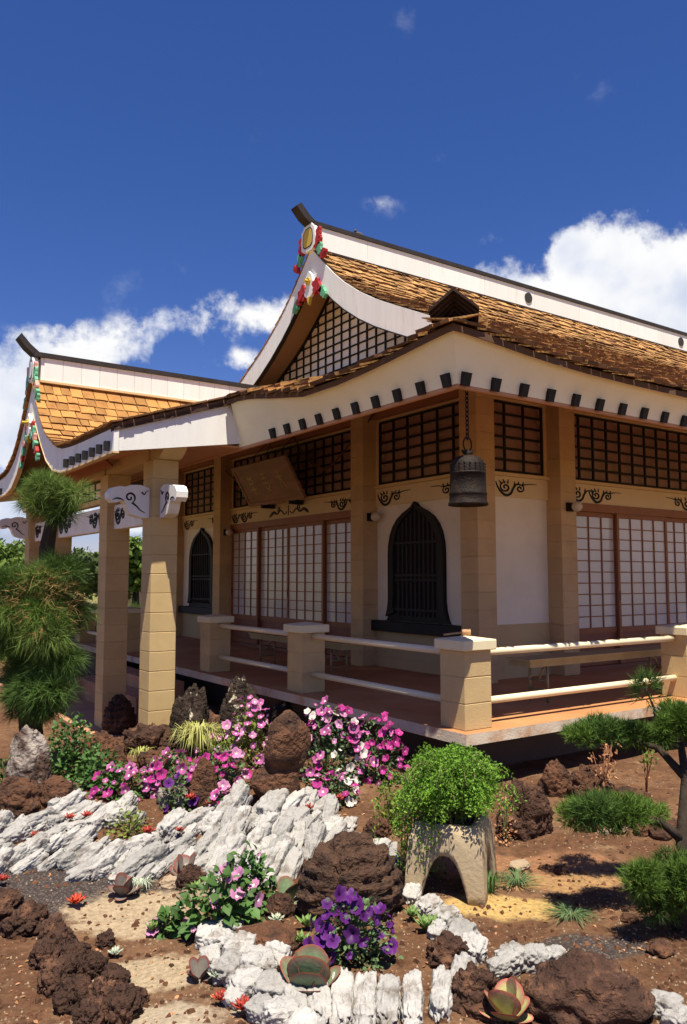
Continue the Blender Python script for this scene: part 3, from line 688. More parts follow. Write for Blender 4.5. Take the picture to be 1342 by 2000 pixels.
rbp = MB().box(-.026, .026, -.022, .028, -.047, .047).mesh('rafter_end', 'black_wood')
for k in range(30): inst('rafter_end', rb, (3.955 + .305 * k, 4.190, 3.102), temple, (R(18), 0, 0))
for k in range(10): inst('rafter_end', rb, (3.880, 4.29 + .288 * k, 3.102), temple, (R(18), 0, R(-90)))
MB().box(3.90, XR, 4.205, 4.24, 3.035, 3.075).build('cove_trim', 'ceiling_brown', temple)
MB().box(3.895, 3.935, 4.241, 17.76, 3.032, 3.072).build('cove_trim', 'ceiling_brown', temple)
MB().add([(3.93, 4.24, 3.072), (XR, 4.24, 3.072), (XR, 6.6, 4.20), (6.40, 6.6, 4.20), (6.40, 15.4, 4.20), (3.93, 17.76, 3.072)], [(0, 3, 2, 1), (0, 5, 4, 3)]).build('veranda_ceiling', 'ceiling_brown', temple)

# gable: bargeboards, wall with lattice, ridge
gt = [3.27, 3.6, 4.0, 4.4, 4.8, 5.2, 5.6, 6.0, 6.3, 6.6, 6.97]
for sgn in (1, -1):
    yy = lambda t: EY + t if sgn > 0 else 22 - EY - t
    top = [(yy(t), PTs(t) + .03) for t in gt]; dep = [.37, .38, .39, .40, .41, .42, .43, .44, .45, .46, .47]
    bot = [(a, b_ - d) for (a, b_), d in zip(top, dep)]
    bb = MB().strip(top, bot, FX(GX - .03), 0, .065).build('bargeboard', 'white_board', temple)
    MB().strip([(a, b_ - .002) for a, b_ in bot], [(a, b_ - .022) for a, b_ in bot], FX(GX - .038), 0, .08).build('bargeboard_trim', 'black_wood', bb)
# gable wall
gz0 = 5.20; pts = [(EY + t, PTs(t) - .02) for t in [3.92, 4.4, 4.8, 5.2, 5.6, 6.0, 6.4, 6.97]]
poly = pts + [(22 - a, b_) for a, b_ in pts[-2::-1]]
poly = [(poly[0][0], 4.9)] + poly + [(poly[-1][0], 4.9)]
MB().prism(poly[::-1], FX(GWX), 0, .05).build('gable_wall', 'gable_wall', temple)
b = MB()
ptop = lambda y: PTs(min(y - EY, 22 - y - EY)) - .03
for k in range(-14, 15):
    y = YC + .25 * k + .1
    z1 = ptop(y)
    if z1 > gz0 - .1: b.box(GWX - .028, GWX - .002, y - .012, y + .012, 5.0, z1)
for j in range(16):
    z = 5.10 + .158 * j
    # half width at this height
    t = 3.9
    while PTs(t) - .04 < z and t < 6.95: t += .02
    if t < 6.9: b.box(GWX - .032, GWX - .004, EY + t, 22 - EY - t, z - .010, z + .010)
for sgn in (1, -1):
    e = [(EY + t if sgn > 0 else 22 - EY - t, PTs(t) - .02) for t in gt[2:]]
    b.strip(e, [(a, c - .06) for a, c in e], FX(GWX - .035), 0, .03)
b.build('gable_lattice', 'black_wood', temple)
# ridge: board planks, cap, horn, crests
x = 6.98; k = 0
while x < XR:
    l = 1.42 if k else 1.0
    MB().box(x, min(x + l - .005, XR), 10.86, 11.14, 7.13, 7.545).build('ridge_board', 'white_panel', temple); x += l; k += 1
MB().box(6.86, XR, 10.835, 11.165, 7.547, 7.62).build('ridge_cap', 'black_cap', temple)
MB().box(6.95, XR, 10.845, 11.155, 7.12, 7.16).build('ridge_flashing', 'shingle_dark', temple)
MB().strip([(6.90, 7.55), (6.70, 7.67), (6.55, 7.83)], [(6.96, 7.625), (6.80, 7.74), (6.64, 7.90)], lambda a, b_, t: (a, 11 + t, b_), -.10, .10).build('ridge_horn', 'black_cap', temple)
for x in (12.05, 17.4): 
    c = MB(); n = 20
    c.prism([(x + .105 * math.cos(2 * math.pi * i / n), 7.36 + .105 * math.sin(2 * math.pi * i / n)) for i in range(n)], FY(10.86), -.02, -.002); c.build('ridge_crest', 'crest', temple)
# hip ridges: stacked layers of dark shingles stepping out to the corner
def hip(cx, cy, dx, dy, full):
    d = Vector((dx, dy, 0)).normalized(); q = Vector((-d.y, d.x, 0)); slope = .455 / math.sqrt(2)
    def P(s, o, z): 
        t = s / math.sqrt(2); return Vector((cx, cy, PTs(max(t, 0)) + upt(t, t) + .05 + z)) + d * s + q * o
    b = MB()
    for k in range(8):                                    # stacked end, wider upwards
        z0 = .03 + k * .032; w = .115 + .010 * k + U(-.012, .012); s0 = .40 - .034 * k + U(-.03, .03); dr = .15
        tail = 1.35 - .03 * k
        vs = [P(s0, -w, z0 - dr), P(s0, 0, z0), P(s0, w, z0 - dr), P(s0, -w, z0 + .022 - dr), P(s0, 0, z0 + .026), P(s0, w, z0 + .022 - dr)]
        vs += [P(tail, -w * .85, z0 - dr - .13), P(tail, 0, z0 - .13), P(tail, w * .85, z0 - dr - .13), P(tail, -w * .85, z0 - dr - .11), P(tail, 0, z0 - .11), P(tail, w * .85, z0 - dr - .11)]
        b.add(vs, [(0, 1, 4, 3), (1, 2, 5, 4), (3, 4, 10, 9), (4, 5, 11, 10), (0, 3, 9, 6), (2, 8, 11, 5), (0, 6, 7, 1), (1, 7, 8, 2), (6, 9, 10, 7), (7, 10, 11, 8)])
    s = 1.2
    while s < 4.5:
        w = .15; vs = []
        for ss_, zz in ((s, .06), (s + .34, .035)):
            vs += [P(ss_, -w, zz - .045), P(ss_, 0, zz + .02), P(ss_, w, zz - .045), P(ss_, -w, zz - .02), P(ss_, 0, zz + .05), P(ss_, w, zz - .02)]
        b.add(vs, [(0, 1, 4, 3), (1, 2, 5, 4), (3, 4, 10, 9), (4, 5, 11, 10), (0, 3, 9, 6), (2, 8, 11, 5)]); s += .19
    b.build('hip_ridge', 'shingle_dark', temple)
hip(EX, EY, 1, 1, True); hip(EX, 22 - EY, 1, -1, False)
# ------------------------------------------------------------------ entrance portico
vv = [0, .1, .2, .32, .45, .6, .75, .92, 1.1, 1.3, 1.55, 1.9, 2.3, 2.8, PV]
prow = [[(x, YC + s * v, zP(x, v)) for (s, v) in [(-1, q) for q in vv[::-1]] + [(1, q) for q in vv[1:]]] for x in lin(PXF, 6.35, 28)]
roof_p = sheet('portico_roof', prow, ['roof_deck', 'ceiling_brown'], temple, .04, keep=lambda q: all(p[0] < 3.95 or p[2] > zS(p[0], p[1]) - .06 for p in q))
roof_p['label'] = 'newer orange shingle roof over the entrance portico'
def shingles_portico():
    Ls = []; Lf = []
    rows = []; v = PV + .03; 
    # equal steps along the slope, from the eave up
    acc = 0; rows.append(v)
    while v > .14:
        d = .004; acc += math.hypot(d, prf(max(v - d, 0)) - prf(min(v, PV))); v -= d
        if acc > .158: rows.append(v); acc = 0
    for v in rows:
        sl = (prf(max(v - .12, 0)) - prf(min(v, PV))) / .12
        for sgn in (-1, 1):
            up0 = Vector((0, -sgn, sl)).normalized()
            x = PXF - .045 - U(0, .06); xe = 6.2 if sgn < 0 else 3.6
            while x < xe:
                w = U(.10, .21); x0 = max(x, PXF - .045); ww = x + w - x0; cx = x0 + ww / 2; up = up0; vq = v + U(-.008, .008)
                y = YC + sgn * vq; zz = zP(cx, min(vq, PV))
                if ww > .03 and (cx < EX or zz > zS(cx, y) - .03):
                    sx = (zP(cx + .05, min(vq, PV)) - zP(cx - .05, min(vq, PV))) / .1; rt = Vector((-sgn, 0, -sgn * sx)).normalized(); up_ = (up - rt * up.dot(rt)).normalized(); nn = rt.cross(up_)
                    up = up_; tl = U(.04, .07); u2 = (up - nn * tl).normalized(); n2 = (nn + up * tl).normalized()
                    (Ls if sgn < 0 else Lf).append((Vector((cx, y, zz + .045)) + nn * .012, rt, u2, n2, ww, .29, U(.012, .02), .158))
                x += w + (U(.003, .008) if v < PV else 0)
    lay(Ls, roof_p, 'shingle_new', 'portico', 300, .02)
    q = MB(); us = unit_shingle('shingle', 'shingle_new', .03)[0]
    for (o, r, u, n, w, l, th, ex) in Lf: q.add([o + r * (p[0] * w) + u * (p[1] * l) + n * (p[2] * th) for p in us.v], us.f); q.m[-len(us.f):] = us.m
    q = q.build('shingle_field', ['shingle_new', 'shingle_butt'], roof_p); q['kind'] = 'stuff'
shingles_main(); shingles_portico()
# sweeping front board, side boards, rafter ends
PB = [(0, 3.86), (.16, 3.72), (.35, 3.52), (.54, 3.34), (.8, 3.12), (1.12, 2.96), (1.5, 2.895), (1.9, 2.885), (3.4, 2.89)]
vb = [0, .16, .3, .42, .54, .67, .8, .95, 1.12, 1.3, 1.5, 1.9, 2.4, 2.9, PV]
for s in (-1, 1):
    f = MB().strip([(YC + s * v, prf(v) + .02) for v in vb], [(YC + s * v, interp(PB, v)) for v in vb], FX(PXF), .0, .05).build('portico_bargeboard', 'white_board', temple)
    MB().strip([(YC + s * v, interp(PB, v) - .001) for v in vb], [(YC + s * v, interp(PB, v) - .018) for v in vb], FX(PXF - .006), .0, .06).build('bargeboard_trim', 'trim_yellow', f)
    for k in range(7): inst('rafter_end', rbp, (PXF - .022, YC + s * (3.26 - .243 * k), 2.955), temple, (0, 0, R(90)))
    y0 = YC + s * PV; ya, yb = sorted((y0 - s * .02, y0 - s * .06))
    xs_ = lin(PXF + .052, 3.90, 8)
    MB().strip([(x, 3.11 + .33 * (x - PXF)) for x in xs_], [(x, 2.89 + .15 * (x - PXF)) for x in xs_], lambda a, b_, t: (a, t, b_), ya, yb).build('portico_side_board', 'white_board', temple)
    MB().strip([(x, 3.09 + .33 * (x - PXF)) for x in lin(PXF, 4.05, 8)], [(x, 3.125 + .33 * (x - PXF)) for x in lin(PXF, 4.05, 8)], lambda a, b_, t: (a, t, b_), *sorted((y0 + s * .006, y0 - s * .10))).build('eave_edge', 'shingle_dark', temple)
MB().add([(PXF + .05, YC - PV + .06, 2.90), (3.93, YC - PV + .06, 3.055), (3.93, YC + PV - .06, 3.055), (PXF + .05, YC + PV - .06, 2.90)], [(0, 1, 2, 3)])
MB().box(2.95, 3.93, YC - PV + .062, YC + PV - .062, 3.055, 3.075).build('portico_ceiling', 'ceiling_brown', temple)
MB().add([(PXF + .051, YC - PV + .062, 2.90), (2.95, YC - PV + .062, 3.055), (2.95, YC + PV - .062, 3.055), (PXF + .051, YC + PV - .062, 2.90)], [(0, 1, 2, 3)]).add(
    [(PXF + .051, YC - PV + .062, 2.91), (2.95, YC - PV + .062, 3.065), (2.95, YC - 1.3, 3.065), (PXF + .051, YC - 1.3, 2.91)], [(0, 3, 2, 1)]).build('portico_soffit', 'ceiling_brown', temple)
MB().prism([(YC - 1.9, 2.95), (YC + 1.9, 2.95), (YC + 1.3, prf(1.3)), (YC + .8, prf(.8)), (YC + .4, prf(.4)), (YC, 4.25), (YC - .4, prf(.4)), (YC - .8, prf(.8)), (YC - 1.3, prf(1.3))], FX(2.965), 0, .03).build('portico_gable_wall', 'rust_beam', temple)
# beams and brackets on the columns
MB().box(PX - .11, PX + .11, 8.05, YC + 3.0, PTOP, 3.053).build('portico_beam', 'tan_paint', temple)
def boat(y0, s):
    pr = [(-.10, 3.052), (-.10, PTOP + .001), (.10, PTOP + .001), (.20, PTOP + .05), (.26, PTOP + .10), (.27, 3.052)]
    poly = [(y0 + s * a, b_) for a, b_ in pr]
    if s < 0: poly = poly[::-1]
    MB().prism(poly, lambda a, b_, t: (PX + t, a, b_), -.125, .125).build('bracket', 'tan_paint', temple)
for y in PC:
    for s in (-1, 1): boat(y + s * (H2 + .001), s)
# decorated tie beams with carved noses
BZ0, BZ1 = 2.235, 2.53
fB = lambda a, b_, t: (PX - .062 + t, a, b_)
for y0, y1 in zip(PC, PC[1:]):
    t = MB().box(PX - .06, PX + .06, y0 + H2 + .001, y1 - H2 - .001, BZ0, BZ1, 0, .008).build('tie_beam', 'white_board', temple)
    for (u, fl) in ((y1 - H2 - .06, -1), (y0 + H2 + .06, 1)):
        v = MB(); vine(v, (u, BZ0 + .05), fB, fl, 1.15, (y1 - y0) > 1.8); v.build('vine_scroll', 'black_wood', t)
MB().box(PX - .02, PX + .02, PC[1] + H2 + .01, PC[2] - H2 - .01, 2.66, 2.90).build('transom_back', 'gable_wall', temple)
v = MB()
for k in range(9): yk = PC[1] + H2 + .06 + k * (PC[2] - PC[1] - 2 * H2 - .12) / 8; v.box(PX - .035, PX - .021, yk - .01, yk + .01, 2.66, 2.90)
for z in (2.67, 2.78, 2.885): v.box(PX - .038, PX - .024, PC[1] + H2 + .02, PC[2] - H2 - .02, z - .01, z + .01)
v.build('lattice', 'black_wood', temple)
MB().box(PX - .05, PX + .05, PC[1] + H2 + .002, PC[2] - H2 - .002, 2.59, 2.655).build('portico_beam', 'trim_yellow', temple)
NOSE = [(0, 2.28), (0, 2.60), (.10, 2.63), (.20, 2.625), (.27, 2.60), (.33, 2.605), (.40, 2.585), (.445, 2.53), (.44, 2.47), (.395, 2.43), (.34, 2.435), (.29, 2.46), (.255, 2.42), (.235, 2.36), (.20, 2.315), (.10, 2.285)]
def nose(fn, flip):
    n = MB().prism(NOSE if flip else NOSE[::-1], fn, -.062, .062).build('beam_nose', 'white_board', temple)
    for side in (-.0625, .0625):
        s = MB(); g = (lambda a, b_, t, side=side: fn(a, b_, side + (t if side > 0 else t)))
        ribbon(s, spiral(.215, 2.49, .062, R(-110), -1.3, 22), [(0, .006), (.2, .02), (1, .014)], g, -.006, .006)
        ribbon(s, spline([(.19, 2.435), (.14, 2.40), (.10, 2.36), (.05, 2.335)]), [(0, .02), (1, .004)], g, -.006, .006)
        ribbon(s, spline([(.40, 2.455), (.36, 2.475), (.31, 2.47), (.28, 2.455)]), [(0, .004), (.5, .018), (1, .004)], g, -.006, .006)
        ribbon(s, spline([(.09, 2.555), (.06, 2.53), (.04, 2.56), (.01, 2.575)]), [(0, .016), (1, .004)], g, -.006, .006)
        s.build('nose_scroll', 'black_wood', n)
for y in (PC[0], PC[3]): nose(lambda a, b_, t, y=y: (PX - H2 - .002 - a, y + t, b_), True)
nose(lambda a, b_, t: (PX + t, PC[0] - H2 - .002 - a, b_), False)
# portico ridge
MB().box(2.56, 6.3, 10.90, 11.10, 4.28, 4.60).build('ridge_board', 'white_panel', temple)
x = 2.60
while x < 6.2: MB().box(x, x + .245, 10.888, 10.8995, 4.285, 4.60).build('ridge_plank', 'white_panel', temple); x += .25
MB().box(2.47, 6.3, 10.865, 11.135, 4.602, 4.665).build('ridge_cap', 'black_cap', temple)
MB().box(2.55, 6.25, 10.87, 11.13, 4.262, 4.292).build('ridge_flashing', 'trim_yellow', temple)
MB().strip([(2.50, 4.605), (2.36, 4.72), (2.26, 4.84)], [(2.55, 4.667), (2.42, 4.77), (2.30, 4.90)], lambda a, b_, t: (a, 11 + t, b_), -.09, .09).build('ridge_horn', 'black_cap', temple)
# painted gable ornaments
def lobes(x, items, parent, th=.05):
    by = {}
    for (y, z, r, m) in items: by.setdefault(m, []).append((y, z, r))
    for m, L_ in by.items():
        b = MB(); n = 14
        for i, (y, z, r) in enumerate(L_):
            b = MB(); t = th * (1 + .12 * (i % 3))
            rim = [(y + r * math.cos(2 * math.pi * k / n), z + r * math.sin(2 * math.pi * k / n)) for k in range(n)]
            n2 = 21; rim = [(y + r * 1.1 * (1 + .20 * math.cos(3 * q + i * 1.9)) * math.cos(q), z + r * 1.2 * (1 + .20 * math.cos(3 * q + i * 1.9)) * math.sin(q)) for q in [2 * math.pi * k / n2 for k in range(n2)]]
            b.prism(rim[::-1], FX(x), -t, 0)
            b.build({'orn_red': 'red_cloud', 'orn_green': 'green_cloud', 'orn_pink': 'pink_cloud'}.get(m, 'ornament_knob'), m, parent)
def plate(x, y, z, w, hh, parent, m):
    def rr(w, hh): return [(y + a * w / 2, z + c * hh / 2) for a, c in ((-.55, -1), (.55, -1), (.9, -.75), (.95, -.1), (.85, .6), (.45, 1), (-.45, 1), (-.85, .6), (-.95, -.1), (-.9, -.75))]
    p = MB().prism(rr(w, hh)[::-1], FX(x), -.07, 0).build('ridge_end_plate', 'orn_white', parent)
    MB().prism(rr(w * .62, hh * .66)[::-1], FX(x), -.078, -.069).build('plate_panel', m, p)
    MB().strip(rr(w * .72, hh * .74) + [rr(w * .72, hh * .74)[0]], rr(w * .63, hh * .665) + [rr(w * .63, hh * .665)[0]], FX(x), -.075, -.069).build('plate_line', 'black_cap', p)
plate(6.90, 11.0, 7.37, .46, .46, temple, 'orn_yellow')
it = []
for s in (-1, 1):
    it += [(11 + s * .27, 7.40, .06, 'orn_red'), (11 + s * .27, 7.32, .05, 'orn_red'), (11 + s * .22, 7.22, .07, 'orn_red'), (11 + s * .30, 7.23, .05, 'orn_red'), (11 + s * .30, 7.11, .065, 'orn_green'), (11 + s * .33, 7.04, .05, 'orn_green'), (11 + s * .41, 6.96, .06, 'orn_red'), (11 + s * .46, 7.0, .04, 'orn_red')]
lobes(6.90, it, temple)
def pendant(x, z, s, parent):
    sh = [(0, 0), (-.10, -.10), (-.13, -.22), (-.09, -.30), (-.15, -.36), (-.13, -.45), (-.05, -.50), (0, -.60), (.05, -.50), (.13, -.45), (.15, -.36), (.09, -.30), (.13, -.22), (.10, -.10)]
    p = MB().prism([(YC + a * s, z + c * s) for a, c in sh], FX(x), -.05, 0).build('gable_pendant', 'orn_white', parent)
    MB().prism([(YC + a * s, z + c * s) for a, c in ((-.055, -.495), (0, -.64), (.055, -.495))], FX(x), -.056, -.002).build('pendant_tip', 'orn_yellow', p)
    b = MB(); n = 10
    for k in range(6):
        a = k * math.pi / 3; c = (YC + .045 * s * math.cos(a), z + (-.20 + .045 * math.sin(a)) * s)
        b.prism([(c[0] + .03 * s * math.cos(2 * math.pi * i / n), c[1] + .03 * s * math.sin(2 * math.pi * i / n)) for i in range(n)][::-1], FX(x), -.075, -.045)
    b.prism([(YC + .03 * s * math.cos(2 * math.pi * i / n), z - .2 * s + .03 * s * math.sin(2 * math.pi * i / n)) for i in range(n)][::-1], FX(x), -.13, -.045)
    b.build('pendant_flower', 'orn_yellow', p)
pendant(6.895, 6.80, .92, temple)
it = []
for s in (-1, 1): it += [(11 + s * .20, 6.52, .075, 'orn_red'), (11 + s * .27, 6.45, .07, 'orn_red'), (11 + s * .19, 6.40, .05, 'orn_red'), (11 + s * .34, 6.36, .05, 'orn_red'), (11 + s * .36, 6.38, .05, 'orn_green'), (11 + s * .43, 6.31, .055, 'orn_green'), (11 + s * .47, 6.25, .04, 'orn_green')]
lobes(6.898, it, temple)
plate(PXF + .03, 11.0, 4.44, .26, .34, temple, 'orn_white')
it = []
for s in (-1, 1): it += [(11 + s * .16, 4.46, .045, 'orn_pink'), (11 + s * .18, 4.37, .055, 'orn_green'), (11 + s * .19, 4.27, .055, 'orn_green'), (11 + s * .25, 4.18, .05, 'orn_pink'), (11 + s * .31, 4.07, .05, 'orn_green'), (11 + s * .35, 4.0, .04, 'orn_green')]
lobes(PXF + .005, it, temple, .04)
pendant(PXF - .002, 3.84, .62, temple)
it = []
for s in (-1, 1): it += [(11 + s * .15, 3.66, .045, 'orn_red'), (11 + s * .2, 3.58, .05, 'orn_green'), (11 + s * .14, 3.52, .04, 'orn_green'), (11 + s * .27, 3.48, .045, 'orn_pink'), (11 + s * .33, 3.38, .045, 'orn_green'), (11 + s * .39, 3.29, .04, 'orn_red'), (11 + s * .45, 3.2, .04, 'orn_green')]
lobes(PXF, it, temple, .04)

# ------------------------------------------------------------------ railing
rail = thing('veranda_railing', (4.43, 4.74, DZ), 'tan block posts joined by two round cream rails along the veranda edge', 'railing')
capm = MB().bbox(-.178, .178, -.178, .178, 0, .082, .008)
capm.add([(-.172, -.172, .0815), (.172, -.172, .0815), (.172, .172, .0815), (-.172, .172, .0815), (0, 0, .108)], [(0, 1, 4), (1, 2, 4), (2, 3, 4), (3, 0, 4)])
capm = capm.mesh('cap', 'cream_cap')
def post(x, y):
    p = MB().box(x - H2 + .006, x + H2 - .006, y - H2 + .006, y + H2 - .006, DZ, DZ + .609).build('post', 'tan_paint', rail)
    for k in range(3): inst('block', bmk, (x, y, DZ + .203 * k), p)
    inst('cap', capm, (x, y, DZ + .611), p)
RX, RY = 4.29 + H2, 4.585 + H2
ply = [RY, 7.0 + H2, 9.2 + H2]; fly = [12.5, 14.9, 17.2]; prx = [7.26 + H2, 10.2 + H2, 13.2]
for y in ply + fly: post(RX, y)
for x in prx: post(x, RY)
def rails(axis, a0, a1):
    for z in (1.045, .655):
        b = MB(); e = .06
        p = [(RX, a, z) if axis == 'y' else (a, RY, z) for a in lin(a0 + e, a1 - e, 2)]
        b.tube(p, .030, 12).build('rail', 'rail_paint', rail, smooth=True)
for ys in (ply, fly):
    for a, c in zip(ys, ys[1:]): rails('y', a, c)
for a, c in zip([RX] + prx, prx): rails('x', a, c)
# mallet left on the corner post
mal = thing('wooden_mallet', (RX, RY, DZ + .72), 'small wooden mallet lying on the corner post cap', 'mallet')
q = Vector((.60, -.42, 0)).normalized(); a = Vector((RX + .01, RY + .0, DZ + .745))
MB().tube([a - q * .035 + Vector((0, 0, .0)), a + q * .035], .027, 12).build('mallet_head', 'mallet_wood', mal, smooth=False)
hd = Vector((-.35, .62, 0)).normalized()
MB().tube([a, a + Vector((-.085, .055, -.012)), a + Vector((-.15, .10, -.022))], .0085, 8).build('mallet_handle', 'mallet_wood', mal, smooth=True)

# ------------------------------------------------------------------ bell, plaque, lamps, benches, bird
BX, BY = 4.08, 4.30
bell = thing('temple_bell', (BX, BY, 2.18), 'dark bronze bell hanging on a chain under the eave corner', 'bell')
prof = [(.0, .375), (.05, .373), (.09, .36), (.115, .335), (.128, .30), (.131, .25), (.131, .246), (.134, .244), (.134, .236), (.1315, .234), (.134, .16), (.136, .10), (.141, .092), (.141, .080), (.138, .075), (.139, .03), (.147, .018), (.149, .0), (.135, -.002), (.125, .02), (.12, .25), (.0, .34)]
bb = MB().lathe(prof, (BX, BY, 2.185), 32).build('bell_body', 'bronze', bell, smooth=True)
nb = MB()
for r_ in range(3):
    for k in range(20):
        an = k / 20 * 2 * math.pi; c = Vector((BX + .128 * math.cos(an), BY + .128 * math.sin(an), 2.185 + .262 + r_ * .022))
        n = 5; nb.lathe([(.007, -.004), (.007, .004), (.0, .007)], c, 6)
nb.build('bell_bosses', 'bronze', bell)
cr = MB(); cr.tube([(BX - .05, BY + .01, 2.60), (BX - .03, BY + .01, 2.585), (BX, BY, 2.575), (BX + .03, BY - .01, 2.585), (BX + .05, BY - .01, 2.60)], [.006, .014, .022, .014, .006], 8)
cr.tube([(BX, BY, 2.545), (BX, BY, 2.60)], [.024, .018], 8); cr.build('bell_crown', 'bronze', bell, smooth=True)
def ring(b, c, r, rr, axis, n=12, m=6, el=1.0):
    vs = []; fs = []
    for i in range(n):
        a = 2 * math.pi * i / n
        for j in range(m):
            t = 2 * math.pi * j / m; R_ = r + rr * math.cos(t); u = R_ * math.cos(a); w = R_ * math.sin(a) * el; o = rr * math.sin(t)
            vs.append((c[0] + (u if axis == 0 else o), c[1] + (o if axis == 0 else u), c[2] + w))
    fs = [(i * m + j, ((i + 1) % n) * m + j, ((i + 1) % n) * m + (j + 1) % m, i * m + (j + 1) % m) for i in range(n) for j in range(m)]
    b.add(vs, fs)
b = MB(); ring(b, (BX, BY, 2.645), .042, .006, 0, 18, 6, 1.25); b.build('bell_ring', 'bronze', bell, smooth=True)
b = MB(); z = 2.705; k = 0
while z < 3.06: ring(b, (BX, BY, z), .014, .004, k % 2, 10, 5, 1.7); z += .034; k += 1
b.build('chain', 'bronze', bell, smooth=True)
plq = thing('name_plaque', (6.1, 10.9, 2.85), 'tilted brown wooden name board carved with characters above the entrance doors', 'plaque')
PC0 = Vector((6.27, 10.98, 2.86)); pu = Vector((0, -1, 0)); pv = Vector((-.50, 0, .866)).normalized(); pn = pu.cross(pv); pn = pn if pn.x < 0 else -pn
def fP(a, b_, t): 
    p = PC0 + pu * a + pv * b_ + pn * t; return (p.x, p.y, p.z)
MB().prism([(-.88, 0), (.88, 0), (.88, .72), (-.88, .72)], fP, 0, .035).build('board', 'plaque_wood', plq)
b = MB(); o2 = [(-.88, 0), (.88, 0), (.88, .72), (-.88, .72), (-.88, 0)]; i2 = [(-.82, .06), (.82, .06), (.82, .66), (-.82, .66), (-.82, .06)]
b.strip(o2, i2, fP, .0355, .048); b.build('board_rim', 'plaque_wood', plq)
GL = [[((-.5, .3), (.5, .35)), ((0, .9), (0, .35), (-.5, -.8)), ((.02, .3), (.3, -.4), (.6, -.8))],
      [((-.4, .8), (.4, .85)), ((-.5, .4), (.5, .45)), ((0, .9), (0, -.2)), ((-.5, 0), (.5, 0)), ((-.4, -.3), (-.1, -.6), (.5, -.8)), ((.4, -.2), (0, -.6), (-.4, -.9))],
      [((-.5, .6), (.5, .65)), ((-.3, .9), (-.3, .2)), ((.3, .9), (.3, .2)), ((-.5, .15), (.5, .2)), ((0, .2), (0, -.9)), ((-.5, -.4), (.5, -.35)), ((.1, -.9), (-.15, -.75))]]
b = MB()
for k, gl in enumerate(GL):
    cx = .46 - .46 * k
    for st in gl: ribbon(b, spline([(cx + x * .17, .36 + y * .19) for x, y in st]), [(0, .030), (.5, .022), (1, .012)], fP, .034, .0385)
b.build('carved_characters', 'plaque_gold', plq)
b = MB()
for a in (-.45, .45):
    p = Vector(fP(a, .70, .02)); MB().tube([p, (6.40, p.y + .03, 3.95)], .006, 6).build('hanger', 'black_wood', plq)
    p = Vector(fP(a, 0, .02)); MB().box(p.x - .03, 6.46, p.y - .03, p.y + .03, p.z - .06, p.z + .01).build('bracket', 'black_wood', plq)
def lamp(x, y, z, nx, ny, label):
    t = thing('wall_lamp', (x, y, z), label, 'lamp', 'round globe lamps on the columns')
    n = Vector((nx, ny, 0)); b = MB(); c = Vector((x, y, z))
    e = Vector((abs(ny), abs(nx), 0)) * .055
    b.box(min(c.x - e.x, c.x - e.x + n.x * .03) , max(c.x + e.x, c.x + e.x + n.x * .03), min(c.y - e.y, c.y - e.y + n.y * .03), max(c.y + e.y, c.y + e.y + n.y * .03), z - .055, z + .055)
    b.tube([c + n * .03, c + n * .075], [.045, .038], 14); b.build('lamp_base', 'bronze', t)
    s = MB(); g = c + n * .125
    s.lathe([(max(.001, .066 * math.sin(math.pi * k / 10)), -.066 * math.cos(math.pi * k / 10)) for k in range(11)], g, 20); s.build('globe', 'lamp_glass', t, smooth=True)
lamp(6.26 + H2 - .02, 8.65, 2.47, 0, -1, 'globe lamp on the column left of the near bell window')
lamp(7.67 + H2, 6.45, 2.52, 0, -1, 'globe lamp on the column beside the right sliding doors')
lamp(6.26 + H2 - .02, 13.06, 2.47, 0, -1, 'globe lamp on the far column by the far bell window')
def bench(a, c, w, label, name='bench'):
    a = Vector(a); c = Vector(c); d = (c - a).normalized(); q = Vector((-d.y, d.x, 0)); L_ = (c - a).length; z = DZ + .42
    t = thing(name, (a + c) / 2, label, 'bench')
    def P(u, v, zz): r = a + d * u + q * v; return (r.x, r.y, zz)
    f = lambda u0, u1, v0, v1, z0, z1: MB().add([P(u0, v0, z0), P(u1, v0, z0), P(u1, v1, z0), P(u0, v1, z0), P(u0, v0, z1), P(u1, v0, z1), P(u1, v1, z1), P(u0, v1, z1)], [(0, 3, 2, 1), (4, 5, 6, 7), (0, 1, 5, 4), (1, 2, 6, 5), (2, 3, 7, 6), (3, 0, 4, 7)])
    f(0, L_, -w / 2, w / 2, z - .022, z).build('seat', 'bench_paint', t)
    f(.02, L_ - .02, -w / 2 + .015, w / 2 - .015, z - .075, z - .0225).build('apron', 'bench_paint', t)
    for u in (.28, L_ - .28):
        b = MB()
        for v in (-w / 2 + .04, w / 2 - .04): b.tube([P(u, v, z - .07), P(u, v, DZ + .002)], .014, 8)
        b.tube([P(u, -w / 2 + .04, DZ + .12), P(u, w / 2 - .04, DZ + .12)], .010, 6)
        s = 1 if u < L_ / 2 else -1
        b.tube([P(u, 0, DZ + .20), P(u + s * .06, 0, DZ + .30), P(u + s * .22, 0, z - .06)], .011, 6)
        b.tube([P(u, -w / 2 + .04, DZ + .20), P(u, w / 2 - .04, DZ + .20)], .010, 6)
        b.build('leg', 'bench_metal', t, smooth=True)
bench((5.62, 5.28, DZ), (8.1, 5.28, DZ), .30, 'long low bench behind the right railing')
bench((5.35, 7.6, DZ), (5.35, 9.9, DZ), .30, 'long low bench behind the left railing in the shade')
bp_ = Vector((7.95, 11.0, 7.62))
bp_ = Vector((7.9, 11.0, 7.62))
bird = thing('bird', bp_, 'small dark bird perched on the main roof ridge', 'bird')
b = MB(); b.tube([bp_ + Vector((-.10, 0, .10)), bp_ + Vector((-.05, 0, .085)), bp_ + Vector((.02, 0, .075)), bp_ + Vector((.09, 0, .06)), bp_ + Vector((.19, 0, .05))], [.012, .035, .042, .025, .010], 10)
